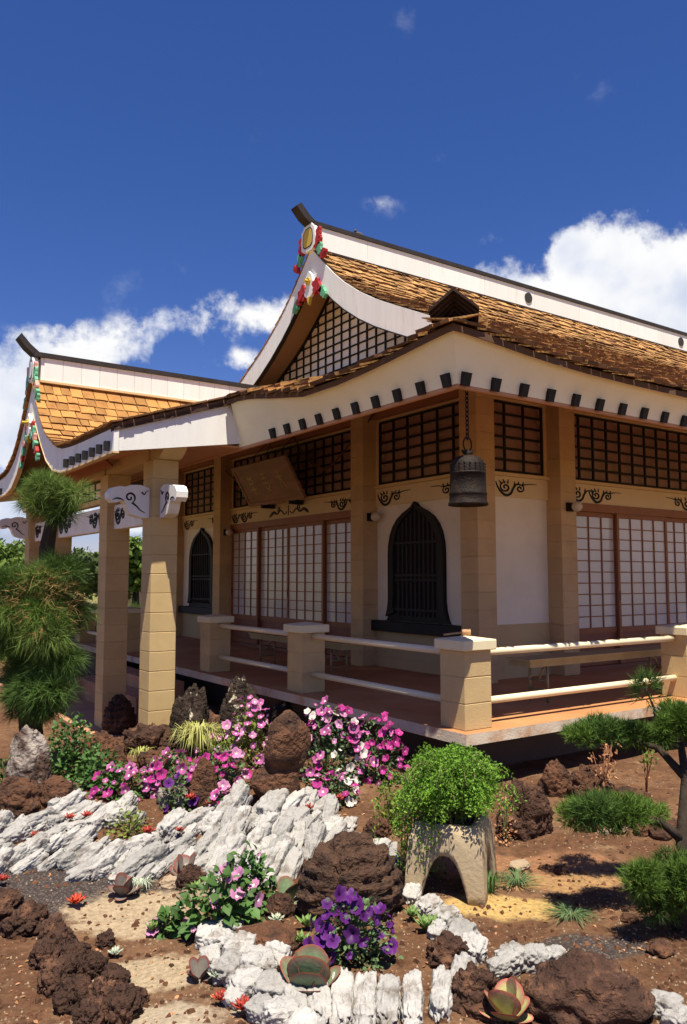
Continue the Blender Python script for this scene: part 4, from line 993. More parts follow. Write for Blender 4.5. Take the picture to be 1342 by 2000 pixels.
b.lathe([(max(.001, .028 * math.sin(math.pi * k / 6)), -.028 * math.cos(math.pi * k / 6)) for k in range(7)], bp_ + Vector((-.085, 0, .125)), 10)
b.tube([bp_ + Vector((-.11, 0, .125)), bp_ + Vector((-.14, 0, .118))], [.008, .001], 6); b.build('body', 'bird', bird, smooth=True)
b = MB()
for s in (-.012, .012): b.tube([bp_ + Vector((.0, s, .05)), bp_ + Vector((-.005, s, .0))], .004, 5)
b.build('legs', 'bird', bird)
# ------------------------------------------------------------------ garden helpers
FH = Vector((FWD.x, FWD.y, 0)).normalized()
def depth(p): return (Vector(p) - EYE).dot(FWD)
def mpp(p): return depth(p) / FPX                        # metres per photo pixel at p
def fb(p, o=4, s=0.0):
    v = 0; a = 1.0; t = 0
    for _ in range(o): v += a * noise.noise((p[0] + s, p[1] - s * .7, p[2] + s * .3)); t += a; a *= .5; p = (p[0] * 2.03, p[1] * 2.03, p[2] * 2.03)
    return v / t
_ico = {}
def ico(sub):
    if sub not in _ico:
        bm = bmesh.new(); bmesh.ops.create_icosphere(bm, subdivisions=sub, radius=1); bm.verts.index_update()
        _ico[sub] = ([v.co.copy() for v in bm.verts], [tuple(v.index for v in f.verts) for f in bm.faces]); bm.free()
    return _ico[sub]
def ridg(p, f, s): return 1 - abs(noise.noise((p[0] * f + s, p[1] * f + s * 1.7, p[2] * f - s)))
def rock_geo(sx, sy, sz, seed, style='lump', sub=4):
    V, F = ico(sub); out = []
    for p in V:
        r = 1 + .45 * fb(p * 1.1, 3, seed * 3.1)
        if style == 'lava':
            r += .10
            for f, a in ((1.9, .30), (3.9, .20), (8.0, .11)): r -= a * max(0, ridg(p, f, seed) - .62) / .38 * (.6 + .4 * noise.noise(p * 2 + Vector((seed, 0, 0))))
            r += .10 * fb(p * 9, 2, seed)
        elif style == 'strata':
            ph = (p.z + .12 * fb(p * 1.5, 2, seed)) * 4.6; q = abs((ph % 1) - .5) * 2
            r = 1.03 + .20 * fb(p * 1.2, 3, seed) - .26 * max(0, q - .40) + .12 * fb(p * 5, 3, seed)
            ang = math.atan2(p.y, p.x); r -= .14 * math.exp(-((ang + 1.75 + .2 * p.z) / .08) ** 2)
        elif style == 'slab':
            c = Vector((abs(p.x), abs(p.y), abs(p.z))); m = max(c); r = (.72 / max(m, .3)) * .55 + .45; r += .26 * fb(p * 1.8, 3, seed)
            for f, a in ((2.6, .10), (6, .04)): r -= a * max(0, ridg(p, f, seed) - .6) / .4
        else:
            r += .12 * fb(p * 3, 3, seed) + .05 * fb(p * 9, 2, seed) - .07 * max(0, ridg(p, 2.2, seed) - .7) / .3
        out.append(Vector((p.x * r * sx, p.y * r * sy, p.z * r * sz)))
    return out, F
def rock(c, w, d, hh, seed, style, m, parent=None, name='boulder', label=None, cat='rock', sub=5, lean=(0, 0), rz=0.0, sink=.30):
    V, F = rock_geo(w / 2, d / 2, hh / (2 - 2 * sink), seed, style, sub); M = Euler((lean[0], lean[1], rz)).to_matrix()
    V = [M @ v for v in V]; zc = hh / 2 - .25 * hh * 0
    b = MB(); base = Vector((c[0], c[1], c[2])) ; off = hh - max(v.z for v in V)
    b.add([v + base + Vector((0, 0, off)) for v in V], F)
    o = b.build(name, m, parent, smooth=True, center=base)
    if label: tag(o, label, cat)
    return o
def rock_px(px, py, wpx, hpx, seed, style, m, label=None, ratio=.8, **k):
    """a rock whose foot is seen at photo pixel (px,py), wpx wide and hpx tall in the photo"""
    c = at(px, py); s = mpp(c); c2 = c + FH * (wpx * s * ratio * .35)
    c2.z = h(c2.x, c2.y) - .01
    return rock(c2, wpx * s * 1.02, wpx * s * ratio, hpx * s * 1.0, seed, style, m, label=label, rz=AZ - R(90) + k.pop('rz', 0), **k)

# ------------------------------------------------------------------ boulders
rock_px(20, 1600, 120, 75, 11, 'lump', 'rock_brown', 'low rounded brown rock at the left edge below the grey boulder', cat='rock')
rock_px(48, 1570, 90, 150, 12, 'lump', 'rock_grey', 'tall grey and brown boulder at the left edge', ratio=.7)
rock_px(228, 1440, 64, 82, 13, 'strata', 'lava', 'small layered dark rock at the foot of the second portico column')
rock_px(360, 1468, 80, 132, 14, 'lava', 'lava_black', 'tall black lava rock with pale lichen spots beside the nearest portico column', ratio=.7, lean=(0, .12))
rock_px(462, 1460, 86, 142, 15, 'lava', 'lava_black', 'jagged black lava rock with white specks behind the pink flowers', ratio=.7)
rock_px(548, 1445, 60, 76, 16, 'lava', 'lava_black', 'small black rock behind the tall brown standing stone')
rock_px(400, 1462, 90, 74, 17, 'lava', 'lava', 'low dark lava lump between the two black lichen rocks')
rock_px(195, 1500, 95, 70, 18, 'lava', 'rock_brown', 'brown rough rock behind the leafy green shrub at left')
rock_px(285, 1475, 110, 62, 19, 'lava', 'lava', 'dark brown lava rock in front of the nearest portico column')
rock_px(215, 1515, 60, 60, 20, 'lump', 'rock_brown', 'small upright brown stone in front of the leafy shrub')
rock_px(300, 1505, 75, 45, 21, 'lava', 'rock_brown', 'reddish lump of lava beside the pale grass tuft')
rock_px(395, 1580, 62, 95, 22, 'lump', 'rock_brown', 'small upright brown stone among the pink petunias', ratio=.6)
rock_px(335, 1580, 66, 36, 23, 'lava', 'rock_grey', 'small pale broken stone above the white rock bank')
rock_px(100, 1585, 80, 60, 24, 'lump', 'rock_brown', 'brown earthy rock above the left end of the white stones')
rock_px(430, 1515, 100, 40, 25, 'lava', 'rock_brown', 'flat brown rock inside the flower mound')
# tall two-lobed standing stone
c = at(540, 1585); s = mpp(c); V1, F1 = rock_geo(49 * s, 34 * s, 62 * s, 31.3, 'lump', 4); V2, F2 = rock_geo(52 * s, 40 * s, 48 * s, 7.7, 'lump', 4)
bm = bmesh.new()
def addv(V, F, off):
    vs = [bm.verts.new(v + off) for v in V]
    for f in F: bm.faces.new([vs[i] for i in f])
addv(V1, F1, c + FH * .1 + RT * (18 * s) + Vector((0, 0, 122 * s))); addv(V2, F2, c + FH * .12 + RT * (-4 * s) + Vector((0, 0, 42 * s)))
me = bpy.data.meshes.new('standing_stone'); bm.to_mesh(me); bm.free(); me.materials.append(MATS['rock_brown'])
o = bpy.data.objects.new('standing_stone', me); reg(o, (0, 0, 0), None); tag(o, 'tall smooth reddish brown standing stone in the middle of the flowers', 'rock')
rm = o.modifiers.new('join', 'REMESH'); rm.mode = 'VOXEL'; rm.voxel_size = .016; rm.use_smooth_shade = True
sm = o.modifiers.new('smooth', 'SMOOTH'); sm.iterations = 6
rock_px(682, 1806, 210, 164, 41, 'strata', 'rock_strata', 'large dark brown layered boulder behind the purple flowers', ratio=.75, sub=5)
rock_px(1165, 2015, 245, 112, 42, 'lump', 'lava', 'big dark smooth boulder at the bottom right corner', ratio=.8, sub=5)
rock_px(935, 1985, 110, 85, 43, 'lava', 'lava', 'rough brown rock behind the yellow paddle succulent')
rock_px(520, 1868, 130, 46, 44, 'lump', 'rock_brown', 'flat brown rock between the pale petunias and purple flowers')
rock_px(545, 1800, 70, 50, 45, 'lava', 'lava', 'small dark rock left of the layered boulder')
rock_px(1035, 1640, 105, 110, 46, 'lava', 'lava', 'pitted dark lava rock right of the planter fern', ratio=.7, sub=5)
rock_px(1090, 1560, 62, 72, 47, 'lump', 'rock_brown', 'blocky brown rock behind the pitted lava rock')
rock_px(1160, 1570, 90, 70, 48, 'lava', 'rock_brown', 'brown rock under the dry orange twigs')
rock_px(880, 1890, 90, 60, 49, 'lava', 'lava', 'dark porous rock between white stones right of the purple flowers')
rock_px(740, 1640, 55, 40, 50, 'lava', 'rock_brown', 'small brown rock left of the planter')
rock_px(1240, 1590, 90, 45, 51, 'lump', 'rock_brown', 'low rock behind the green pine pad')
rock_px(960, 2000, 120, 40, 52, 'lump', 'rock_brown', 'reddish rock under the yellow paddle succulent')
rock_px(365, 1745, 60, 55, 53, 'lava', 'lava', 'little lava stone under the red paddle succulent')
rock_px(330, 1735, 44, 22, 54, 'lump', 'pebble', 'small smooth tan pebble left of the little lava stone', cat='stone')
rock_px(375, 1760, 60, 20, 55, 'lump', 'pebble', 'flat tan stone beside the pale petunia leaves', cat='stone')
# small stones along the right soil bank
bank = thing('stone_edging', at(1200, 1620), 'row of small tan and brown stones edging the soil under the pine', 'stone edging')
for i, (px, py, w, hh) in enumerate(((1145, 1622, 48, 22), (1205, 1622, 44, 20), (1255, 1630, 40, 24), (1290, 1635, 56, 34), (1015, 1695, 48, 14), (1095, 1705, 34, 14), (1310, 1622, 50, 30), (1180, 1630, 26, 12), (1230, 1800, 40, 16), (1290, 1860, 60, 26), (1020, 1870, 26, 14), (1060, 1700, 20, 10))):
    c = at(px, py); s = mpp(c); rock(c, w * s, w * s * .8, hh * s * .8, 60 + i, 'lump', ('rock_brown', 'pebble', 'rock_brown')[i % 3], bank, 'stone', sub=4)
# lava rock kerb at the bottom left
kerb = thing('lava_rock_kerb', at(150, 1880), 'curved kerb of rough dark lava rocks at the bottom left', 'rock border')
for i, (px, py, w, hh) in enumerate(((10, 1790, 80, 60), (60, 1815, 80, 66), (30, 1830, 60, 50), (105, 1850, 78, 70), (88, 1890, 72, 64), (130, 1915, 80, 60), (105, 1935, 70, 60), (150, 1965, 86, 70), (200, 1975, 84, 80), (145, 1880, 66, 62), (180, 1905, 66, 56), (205, 1850, 40, 36), (235, 1990, 86, 76), (178, 2005, 80, 60), (-20, 1780, 70, 60), (265, 1965, 50, 40), (225, 1925, 60, 44))):
    c = at(px, py); s = mpp(c); rock(c, w * s * 1.0, w * s * .9, hh * s * .8, 80 + i, 'lava', 'lava', kerb, 'stone', sub=5, rz=i * 1.3)

# ------------------------------------------------------------------ white stones
stone_meshes = []
for k in range(10):
    V, F = rock_geo(.5, .5, .5, 200 + k * 7.3, 'slab', 5); b = MB(); b.add(V, F); stone_meshes.append(b.mesh('stone', 'white_stone', smooth=True))
wb = thing('white_rock_bank', at(350, 1640), 'long bank of rough white slanting stones across the garden', 'rock border')
wf = thing('white_rock_border', at(700, 1960), 'border of upright white stone slabs in the foreground', 'rock border')
yU = [(-20, 1628), (60, 1608), (110, 1585), (230, 1580), (300, 1605), (420, 1600), (500, 1585), (560, 1580), (600, 1575), (640, 1590), (700, 1625), (765, 1665)]
yL = [(-20, 1700), (60, 1712), (150, 1718), (250, 1738), (330, 1705), (400, 1740), (480, 1735), (560, 1730), (600, 1690), (660, 1655), (720, 1662), (770, 1690)]
rs = random.Random(3)
def put_stone(par, px, py, w, l, t, axis, up=.35, jit=.2, lift=.0):
    """slab: w,t across (photo px), l along the axis (dx,dy in camera ground frame)"""
    c = at(px, py); s = mpp(c)
    ax = (RT * axis[0] + FH * axis[1] + Vector((0, 0, up)) + Vector((rs.uniform(-jit, jit), rs.uniform(-jit, jit), rs.uniform(-jit, jit)))).normalized()
    sd = ax.cross(Vector((0, 0, 1))).normalized(); nn = sd.cross(ax)
    o = inst('stone', rs.choice(stone_meshes), c + Vector((0, 0, t * s * .30 + lift)), par, Matrix((sd, ax, nn)).transposed(), (w * s * 1.12, l * s * 1.12, t * s * 1.15)); return o
py = 1582.0
while py < 1740:
    px = -25 + rs.uniform(0, 30)
    while px < 775:
        u, l = interp(yU, px), interp(yL, px); x = px + rs.uniform(-6, 6); y = py + rs.uniform(-8, 8)
        if u <= y <= l and not (175 < x < 330 and 1612 < y < 1662 and rs.random() < .85):
            if rs.random() < .10: px += 26; continue
            big = rs.choice((.75, .9, 1, 1.1, 1.3)) * (1.3 if 430 < x < 640 else 1.0); ax = (.62, .62) if x < 200 else ((.50, .78) if x < 430 else (.36, .85))
            put_stone(wb, x, y, rs.uniform(20, 36) * big, rs.uniform(42, 92) * big, rs.uniform(24, 42) * big, ax, rs.uniform(.10, .62), .26)
        px += 26
    py += 23
for (px, py, w, l, t, ax, up) in ((805, 1762, 40, 60, 36, (.3, .8), .3), (838, 1788, 50, 60, 40, (.6, .6), .2), (872, 1812, 56, 60, 44, (.6, .6), .2), (905, 1842, 60, 60, 48, (.5, .6), .2), (925, 1872, 60, 60, 46, (.2, .7), .2), (885, 1862, 50, 60, 40, (.4, .7), .2), (855, 1835, 40, 50, 36, (.4, .7), .2), (1000, 1892, 64, 70, 50, (.8, .3), .1), (1045, 1892, 60, 64, 48, (.8, -.2), .1), (1088, 1888, 48, 50, 40, (.6, .4), .1), (975, 1905, 40, 50, 36, (.6, .4), .1),
        (1300, 1985, 70, 80, 50, (.7, -.5), .1), (1335, 2010, 70, 80, 50, (.7, -.5), .1), (690, 1668, 60, 50, 46, (.3, .7), .5), (740, 1680, 50, 60, 40, (.5, .7), .3), (770, 1700, 40, 40, 30, (.5, .7), .2)):
    put_stone(wf, px, py, w, l, t, ax, up, .15)
for i, px in enumerate((575, 622, 668, 712, 758, 806, 862)):      # upright slabs along the bottom
    put_stone(wf, px, 1972 + rs.uniform(-10, 10), rs.uniform(46, 58), rs.uniform(150, 190), rs.uniform(48, 62), (-.12 + .05 * i, .9), .10, .05)
    if i % 2: put_stone(wf, px + rs.uniform(-4, 4), 2045, rs.uniform(36, 46), rs.uniform(90, 110), rs.uniform(44, 56), (-.12 + .05 * i, .9), .08, .06)
for (px, py, w, l, t) in ((430, 1860, 60, 70, 50), (470, 1880, 70, 80, 56), (500, 1905, 80, 90, 60), (450, 1915, 70, 80, 56), (540, 1890, 60, 60, 50), (410, 1890, 50, 56, 40), (485, 1945, 80, 86, 56), (530, 1960, 76, 84, 60), (420, 1835, 50, 50, 40), (455, 1835, 50, 50, 40), (550, 2005, 80, 90, 60), (510, 1995, 60, 60, 50), (905, 1930, 56, 90, 56), (460, 1965, 50, 50, 36), (590, 2040, 80, 90, 60), (410, 1845, 60, 66, 44)):
    put_stone(wf, px, py, w, l, t, (rs.uniform(-.3, .6), .7), .15, .25)

# ------------------------------------------------------------------ plants
def leaf_geo(l, w, fold=.18, bend=.15):
    """pointed oval leaf along +Y"""
    return [(0, 0, 0), (-w * .42, l * .30, fold * w), (0, l * .34, 0), (w * .42, l * .30, fold * w), (-w * .5, l * .6, fold * w - bend * l * .3), (0, l * .64, -bend * l * .3), (w * .5, l * .6, fold * w - bend * l * .3), (0, l, -bend * l)], \
           [(0, 2, 1), (0, 3, 2), (1, 2, 5, 4), (2, 3, 6, 5), (4, 5, 7), (5, 6, 7)]
def basis(y, n):
    y = y.normalized(); x = y.cross(n); x = x.normalized() if x.length > 1e-4 else y.orthogonal().normalized(); return x, y, x.cross(y)
def rdir(rg, up=0.0):
    v = Vector((rg.gauss(0, 1), rg.gauss(0, 1), rg.gauss(0, 1) + up)); return v.normalized()
def leaves(b, rg, c, rad, n, l, w, up=.6, shell=(.55, 1.0), mi=0, droop=.0):
    for _ in range(n):
        d = rdir(rg, .35); d.z = abs(d.z) if rg.random() < .85 else d.z * .3
        k = rg.uniform(*shell); p = Vector((c[0] + d.x * rad[0] * k, c[1] + d.y * rad[1] * k, c[2] + max(d.z, -.1) * rad[2] * k))
        y = (d + rdir(rg) * .8 - Vector((0, 0, droop))).normalized(); nn = (Vector((0, 0, up)) + d * .6 + rdir(rg) * .5).normalized(); X, Y, Z = basis(y, nn)
        s = rg.uniform(.65, 1.2); vs, fs = leaf_geo(l * s, w * s)
        b.add([p + X * v[0] + Y * v[1] + Z * v[2] for v in vs], fs, mi)
def flower_mesh(name, mp, mt):
    b = MB(); n = 20; vs = [(0, 0, -.42)]
    for i in range(n): a = 2 * math.pi * i / n; vs.append((.10 * math.cos(a), .10 * math.sin(a), -.25))
    for i in range(n): a = 2 * math.pi * i / n; vs.append((.22 * math.cos(a), .22 * math.sin(a), -.10))
    for i in range(n):
        a = 2 * math.pi * i / n; r = .92 + .11 * abs(math.cos(2.5 * a)) - (.10 if i % 4 == 2 else 0); vs.append((r * math.cos(a), r * math.sin(a), .06 + .05 * math.sin(5 * a + 1) - .05 * (i % 2)))
    fs = [(0, 1 + i, 1 + (i + 1) % n) for i in range(n)]; ms = [1] * n
    for k in (0, 1):
        for i in range(n): fs.append((1 + k * n + i, 1 + (k + 1) * n + i, 1 + (k + 1) * n + (i + 1) % n, 1 + k * n + (i + 1) % n)); ms.append(1 if k == 0 else 0)
    b.v = vs; b.f = fs; b.m = ms; return b.mesh(name, [mp, mt], smooth=True)
FM = {k: flower_mesh('flower', 'petal_' + k, t) for k, t in (('pink', 'throat_pale'), ('magenta', 'petal_pale'), ('pale', 'throat_pale'), ('white', 'throat_pale'), ('purple', 'throat_dark'))}
LEAFM = {}
def leaf_mesh(m, l=1.0, w=.62):
    if m not in LEAFM:
        b = MB(); vs, fs = leaf_geo(l, w); b.add(vs, fs); LEAFM[m] = b.mesh('leaf', m, smooth=True)
    return LEAFM[m]
def petunia(px, py, wpx, hpx, nfl, kinds, label, seed, fr=.035, nleaf=300, leafm='leaf_grey', lsz=.036, bigleaf=0, ratio=.6, front=.75):
    rg = random.Random(seed); c = at(px, py); s = mpp(c); rx = wpx * s / 2; ry = rx * ratio; hz = hpx * s
    c = c + FH * ry * .5; c.z = h(c.x, c.y)
    t = thing('petunia', c, label, 'flowers', 'petunias in the rock garden')
    b = MB()
    for _ in range(14):
        d = rdir(rg, .8); d.z = abs(d.z); e = c + Vector((d.x * rx * .8, d.y * ry * .8, d.z * hz * .85)); b.tube([c + Vector((d.x * .02, d.y * .02, 0)), (c + e) / 2 + Vector((0, 0, .03)), e], [.004, .003, .002], 4)
    b.build('stems', 'stem', t)['kind'] = 'stuff'
    b = MB(); M = Matrix.Rotation(AZ - R(90), 3, 'Z')
    # ellipsoid aligned with the view: build leaves in local frame then rotate
    tmp = MB(); leaves(tmp, rg, (0, 0, 0), (rx, ry, hz), int(nleaf * 2.2), lsz, lsz * .62, shell=(.35, .98))
    b.add([M @ Vector(v) + c for v in tmp.v], tmp.f); f = b.build('foliage', leafm, t, smooth=True); f['kind'] = 'stuff'
    for _ in range(bigleaf):
        d = rdir(rg, .3); d.z = abs(d.z); d.y = -abs(d.y) if rg.random() < front else d.y
        p = c + M @ Vector((d.x * rx * rg.uniform(.6, 1.02), d.y * ry * rg.uniform(.6, 1.02), d.z * hz * rg.uniform(.55, 1.0)))
        X, Y, Z = basis((M @ d + rdir(rg) * .7 - Vector((0, 0, .2))), Vector((0, 0, .8)) + M @ d * .8 + rdir(rg) * .4)
        inst('leaf', leaf_mesh(leafm), p, t, Matrix((X, Y, Z)).transposed(), lsz * rg.uniform(1.1, 1.9))
    pts = []
    for _ in range(int(nfl * (2.1 if py < 1620 else 1.1))):
        for _try in range(12):
            d = rdir(rg, .35); d.z = abs(d.z); d.y = -abs(d.y) if rg.random() < front else d.y
            p = c + M @ Vector((d.x * rx, d.y * ry, d.z * hz)) * rg.uniform(.92, 1.08)
            if all((p - q).length > fr * 1.15 for q in pts): break
        pts.append(p)
        nn = (M @ d * .7 + Vector((0, 0, .45)) - FH * .35 + rdir(rg) * .75).normalized(); x = nn.orthogonal().normalized(); y = nn.cross(x)
        k = rg.choice(kinds); sc_ = fr * rg.choice((.45, .7, .85, 1, 1, 1.1, 1.2)) * rg.uniform(.9, 1.1)
        inst('flower', FM[k], p, t, Matrix((x, y, nn)).transposed(), (sc_, sc_ * rg.uniform(.7, 1), sc_ * rg.uniform(.7, 2.2)))
P_, MG, PA, WH, PU = 'pink', 'magenta', 'pale', 'white', 'purple'
petunia(235, 1562, 130, 62, 15, [P_, MG, P_], 'pink petunias at the left end of the flower mound', 1, nleaf=200, leafm='leaf')
petunia(130, 1570, 60, 34, 6, [MG, P_], 'small magenta petunias beside the brown rock at left', 2, nleaf=80)
petunia(330, 1555, 120, 80, 14, [P_, MG, P_], 'pink petunias in front of the pale grass tuft', 3, nleaf=240, leafm='leaf_grey')
petunia(425, 1555, 120, 84, 18, [P_, MG, MG, PA], 'mixed pink petunias left of the tall brown stone', 4, nleaf=260)
petunia(340, 1590, 70, 70, 3, [PU], 'few violet petunias among the pink ones', 5, nleaf=60)
petunia(485, 1500, 110, 130, 24, [PA, P_, P_, PA], 'tall pale pink petunias behind the tall brown stone', 6, nleaf=300, fr=.035, leafm='leaf_light')
petunia(640, 1535, 150, 150, 34, [P_, MG, PA, P_, WH], 'pink petunias right of the tall brown stone', 7, nleaf=520, fr=.036)
petunia(735, 1530, 125, 125, 30, [MG, MG, P_], 'bright magenta petunias under the veranda edge', 8, nleaf=340, fr=.037)
petunia(650, 1572, 110, 60, 12, [MG, P_, WH], 'low magenta petunias in front of the white stones', 9, nleaf=160)
petunia(430, 1600, 60, 50, 7, [P_, MG, PA], 'small pink petunias above the white stones', 10, nleaf=70)
petunia(415, 1480, 70, 40, 5, [PA, P_], 'pale petunias beside the grass tuft', 11, nleaf=160, leafm='leaf_light')
petunia(425, 1835, 175, 120, 8, [PA], 'large pale pink petunia with broad green leaves in the foreground', 12, nleaf=150, fr=.040, leafm='leaf', lsz=.044, bigleaf=90)
petunia(480, 1790, 110, 130, 9, [PA, P_], 'pale pink petunia with tall stems behind the foreground leaves', 13, nleaf=170, fr=.038, leafm='leaf', lsz=.038, bigleaf=60)
petunia(325, 1825, 62, 44, 2, [PA], 'two pale pink blooms low beside the sandy path', 14, nleaf=50, fr=.042, leafm='leaf', lsz=.040, bigleaf=16)
petunia(690, 1885, 180, 128, 32, [PU], 'dark purple petunias in front of the layered boulder', 15, nleaf=340, fr=.036, leafm='leaf_grey', lsz=.030)
def shrub(px, py, wpx, hpx, n, leafm, l, w, label, seed, name='shrub', cat='shrub', ratio=.8, big=0, stemm='stem', droop=0, shell=(.3, 1), base=0):
    rg = random.Random(seed); c = at(px, py); s = mpp(c); rx = wpx * s / 2; hz = hpx * s; c = c + FH * rx * .5; c.z = h(c.x, c.y) + base
    t = thing(name, c, label, cat); b = MB()
    for _ in range(12):
        d = rdir(rg, .9); d.z = abs(d.z); b.tube([c, c + Vector((d.x * rx * .4, d.y * rx * .4, d.z * hz * .5)), c + Vector((d.x * rx * .85, d.y * rx * .85, d.z * hz * .9))], [.006, .004, .002], 5)
    b.build('stems', stemm, t)['kind'] = 'stuff'
    b = MB(); leaves(b, rg, c, (rx, rx * ratio, hz), n, l, w, shell=shell, droop=droop); b.build('foliage', leafm, t, smooth=True)['kind'] = 'stuff'
    for _ in range(big):
        d = rdir(rg, .3); d.z = abs(d.z); p = c + Vector((d.x * rx, d.y * rx * ratio, d.z * hz)) * 1.0; X, Y, Z = basis(d + rdir(rg) * .6, Vector((0, 0, .8)) + d)
        inst('leaf', leaf_mesh(leafm), p, t, Matrix((X, Y, Z)).transposed(), l * rg.uniform(1.2, 1.7))
    return t
shrub(125, 1530, 125, 128, 1150, 'leaf', .042, .032, 'glossy dark green leafy shrub between the grey boulder and lava rocks', 21, big=40)
shrub(185, 1545, 90, 78, 560, 'leaf', .038, .028, 'lighter green leafy shrub in front of the dark one', 22, big=20)
shrub(5, 1545, 70, 70, 300, 'leaf', .036, .026, 'green leaves at the left edge beside the grey boulder', 23)
shrub(245, 1640, 92, 58, 190, 'leaf_light', .026, .018, 'low yellow green succulent shrub in the white stones', 24)
shrub(765, 1622, 75, 105, 420, 'leaf_light', .026, .020, 'light green round-leaved shrub left of the planter', 25)
shrub(990, 1650, 42, 110, 150, 'leaf_dry', .022, .010, 'thin dry yellowing plant behind the planter', 26)
shrub(1265, 1560, 60, 105, 0, 'leaf_light', .04, .022, 'sapling', 27) if False else None
# pale grass tuft
def tuft(px, py, wpx, hpx, n, m, label, seed, wd=.006, cat='grass', name='grass_tuft', stiff=.5):
    rg = random.Random(seed); c = at(px, py); s = mpp(c); L_ = wpx * s / 2; hz = hpx * s; t = thing(name, c, label, cat); b = MB()
    for _ in range(n):
        a = rg.uniform(0, 2 * math.pi); k = rg.uniform(.35, 1.05); d = Vector((math.cos(a), math.sin(a), 0)); q = Vector((-d.y, d.x, 0)); o = c + d * rg.uniform(0, .03)
        pts = [o, o + d * L_ * k * .35 + Vector((0, 0, hz * rg.uniform(.6, .95))), o + d * L_ * k * .75 + Vector((0, 0, hz * rg.uniform(.6, 1.0))), o + d * L_ * k + Vector((0, 0, hz * rg.uniform(.1, .6)))]
        ww = [wd, wd * 1.1, wd * .7, .0005]; vs = [p + q * (e * w) for p, w in zip(pts, ww) for e in (-.5, .5)]
        b.add(vs, [(2 * i, 2 * i + 1, 2 * i + 3, 2 * i + 2) for i in range(3)])
    b.build('blades', m, t, smooth=True)['kind'] = 'stuff'
tuft(388, 1475, 135, 62, 260, 'leaf_pale', 'pale yellow green variegated grass tuft behind the petunias', 31, .010)
tuft(275, 1490, 60, 30, 60, 'leaf_pale', 'small straggling pale grass tuft beside the lava rocks', 32, .008)
tuft(275, 1735, 60, 18, 60, 'agave_grey', 'little grey green tuft at the edge of the white stones', 33, .005)
tuft(955, 1745, 50, 40, 70, 'leaf', 'short green grass at the right foot of the planter', 34, .004)
tuft(1010, 1730, 110, 18, 120, 'leaf_grey', 'thin creeping grass on the sand right of the planter', 35, .004)
tuft(1115, 1790, 120, 14, 120, 'leaf_grey', 'thin creeping grass patch near the pine shadow', 36, .004)
# dry orange twigs and a small sapling at right
def twig(px, py, wpx, hpx, n, m, stemm, l, w, label, seed, name, cat, crown=(.45, 1.0), droop=.5):
    rg = random.Random(seed); c = at(px, py); s = mpp(c); W = wpx * s / 2; H_ = hpx * s; t = thing(name, c, label, cat); b = MB(); lf = MB(); big = []
    for k in range(5):
        a = rg.uniform(0, 6.28); e = c + Vector((math.cos(a) * W * rg.uniform(.2, .8), math.sin(a) * W * .5, H_ * rg.uniform(.7, 1))); mid = (c + e) / 2 + Vector((0, 0, .03))
        b.tube([c, c.lerp(e, .35) * .5 + Vector((c.x, c.y, c.z + H_ * .4)) * .5, mid, e], [.006, .005, .004, .002], 5)
        for _ in range(n // 5):
            f = rg.uniform(*crown); p = c.lerp(e, f) + rdir(rg) * W * .32; X, Y, Z = basis(rdir(rg) - Vector((0, 0, droop)), rdir(rg, .5)); sz = l * rg.uniform(.7, 1.3)
            inst('leaf', leaf_mesh(m, 1, w / l), p, t, Matrix((X, Y, Z)).transposed(), sz)
    b.build('stems', stemm, t, smooth=True)
twig(1180, 1570, 90, 130, 110, 'leaf_dry', 'stem_red', .034, .016, 'bush of dry orange brown leaves under the pine pad', 41, 'dry_bush', 'bush', (.35, 1.0), 1.0)
twig(1140, 1560, 60, 40, 40, 'leaf_dry', 'stem_red', .026, .012, 'low reddish dried leaves beside the brown rock', 42, 'dry_bush', 'bush')
twig(1263, 1560, 70, 110, 60, 'leaf_light', 'stem_red', .034, .018, 'small sapling with pale green leaves right of the dry bush', 43, 'sapling', 'sapling', (.75, 1.0), .2)
# rosettes and paddle succulents
def pointed(m):
    b = MB(); b.add([(0, 0, 0), (-.16, .35, .03), (0, .4, -.05), (.16, .35, .03), (-.10, .72, .05), (0, .75, -.01), (.10, .72, .05), (0, 1, .08), (0, .35, .10), (0, .72, .10)], [(0, 1, 2), (0, 2, 3), (1, 4, 5, 2), (2, 5, 6, 3), (4, 7, 5), (5, 7, 6), (0, 8, 1), (0, 3, 8), (1, 8, 9, 4), (3, 6, 9, 8), (4, 9, 7), (6, 7, 9)]); return b.mesh('leaf', m, smooth=True)
PM = {m: pointed(m) for m in ('rosette_red', 'rosette_orange', 'agave_grey', 'agave_green')}
def rosette(px, py, wpx, m, label, seed, n=14, cat='succulent', steep=(.35, 1.2), lift=.02, grp='red rosette succulents in the white stones'):
    rg = random.Random(seed); c = at(px, py); r = wpx * mpp(c) / 2 * 1.15; c.z += lift if not (m == 'rosette_red' and py < 1670) else .075
    t = thing('rosette_succulent', c, label, cat, grp)
    for i in range(n):
        a = i * 2.4; el = steep[0] + (steep[1] - steep[0]) * i / n; d = Vector((math.cos(a) * math.cos(el), math.sin(a) * math.cos(el), math.sin(el))); X, Y, Z = basis(d, Vector((0, 0, 1))); k = r * rg.uniform(.85, 1.15) * (1 - .25 * i / n)
        inst('leaf', PM[m], c, t, Matrix((X, Y, Z)).transposed(), (k * 1.5, k, k))
    return t
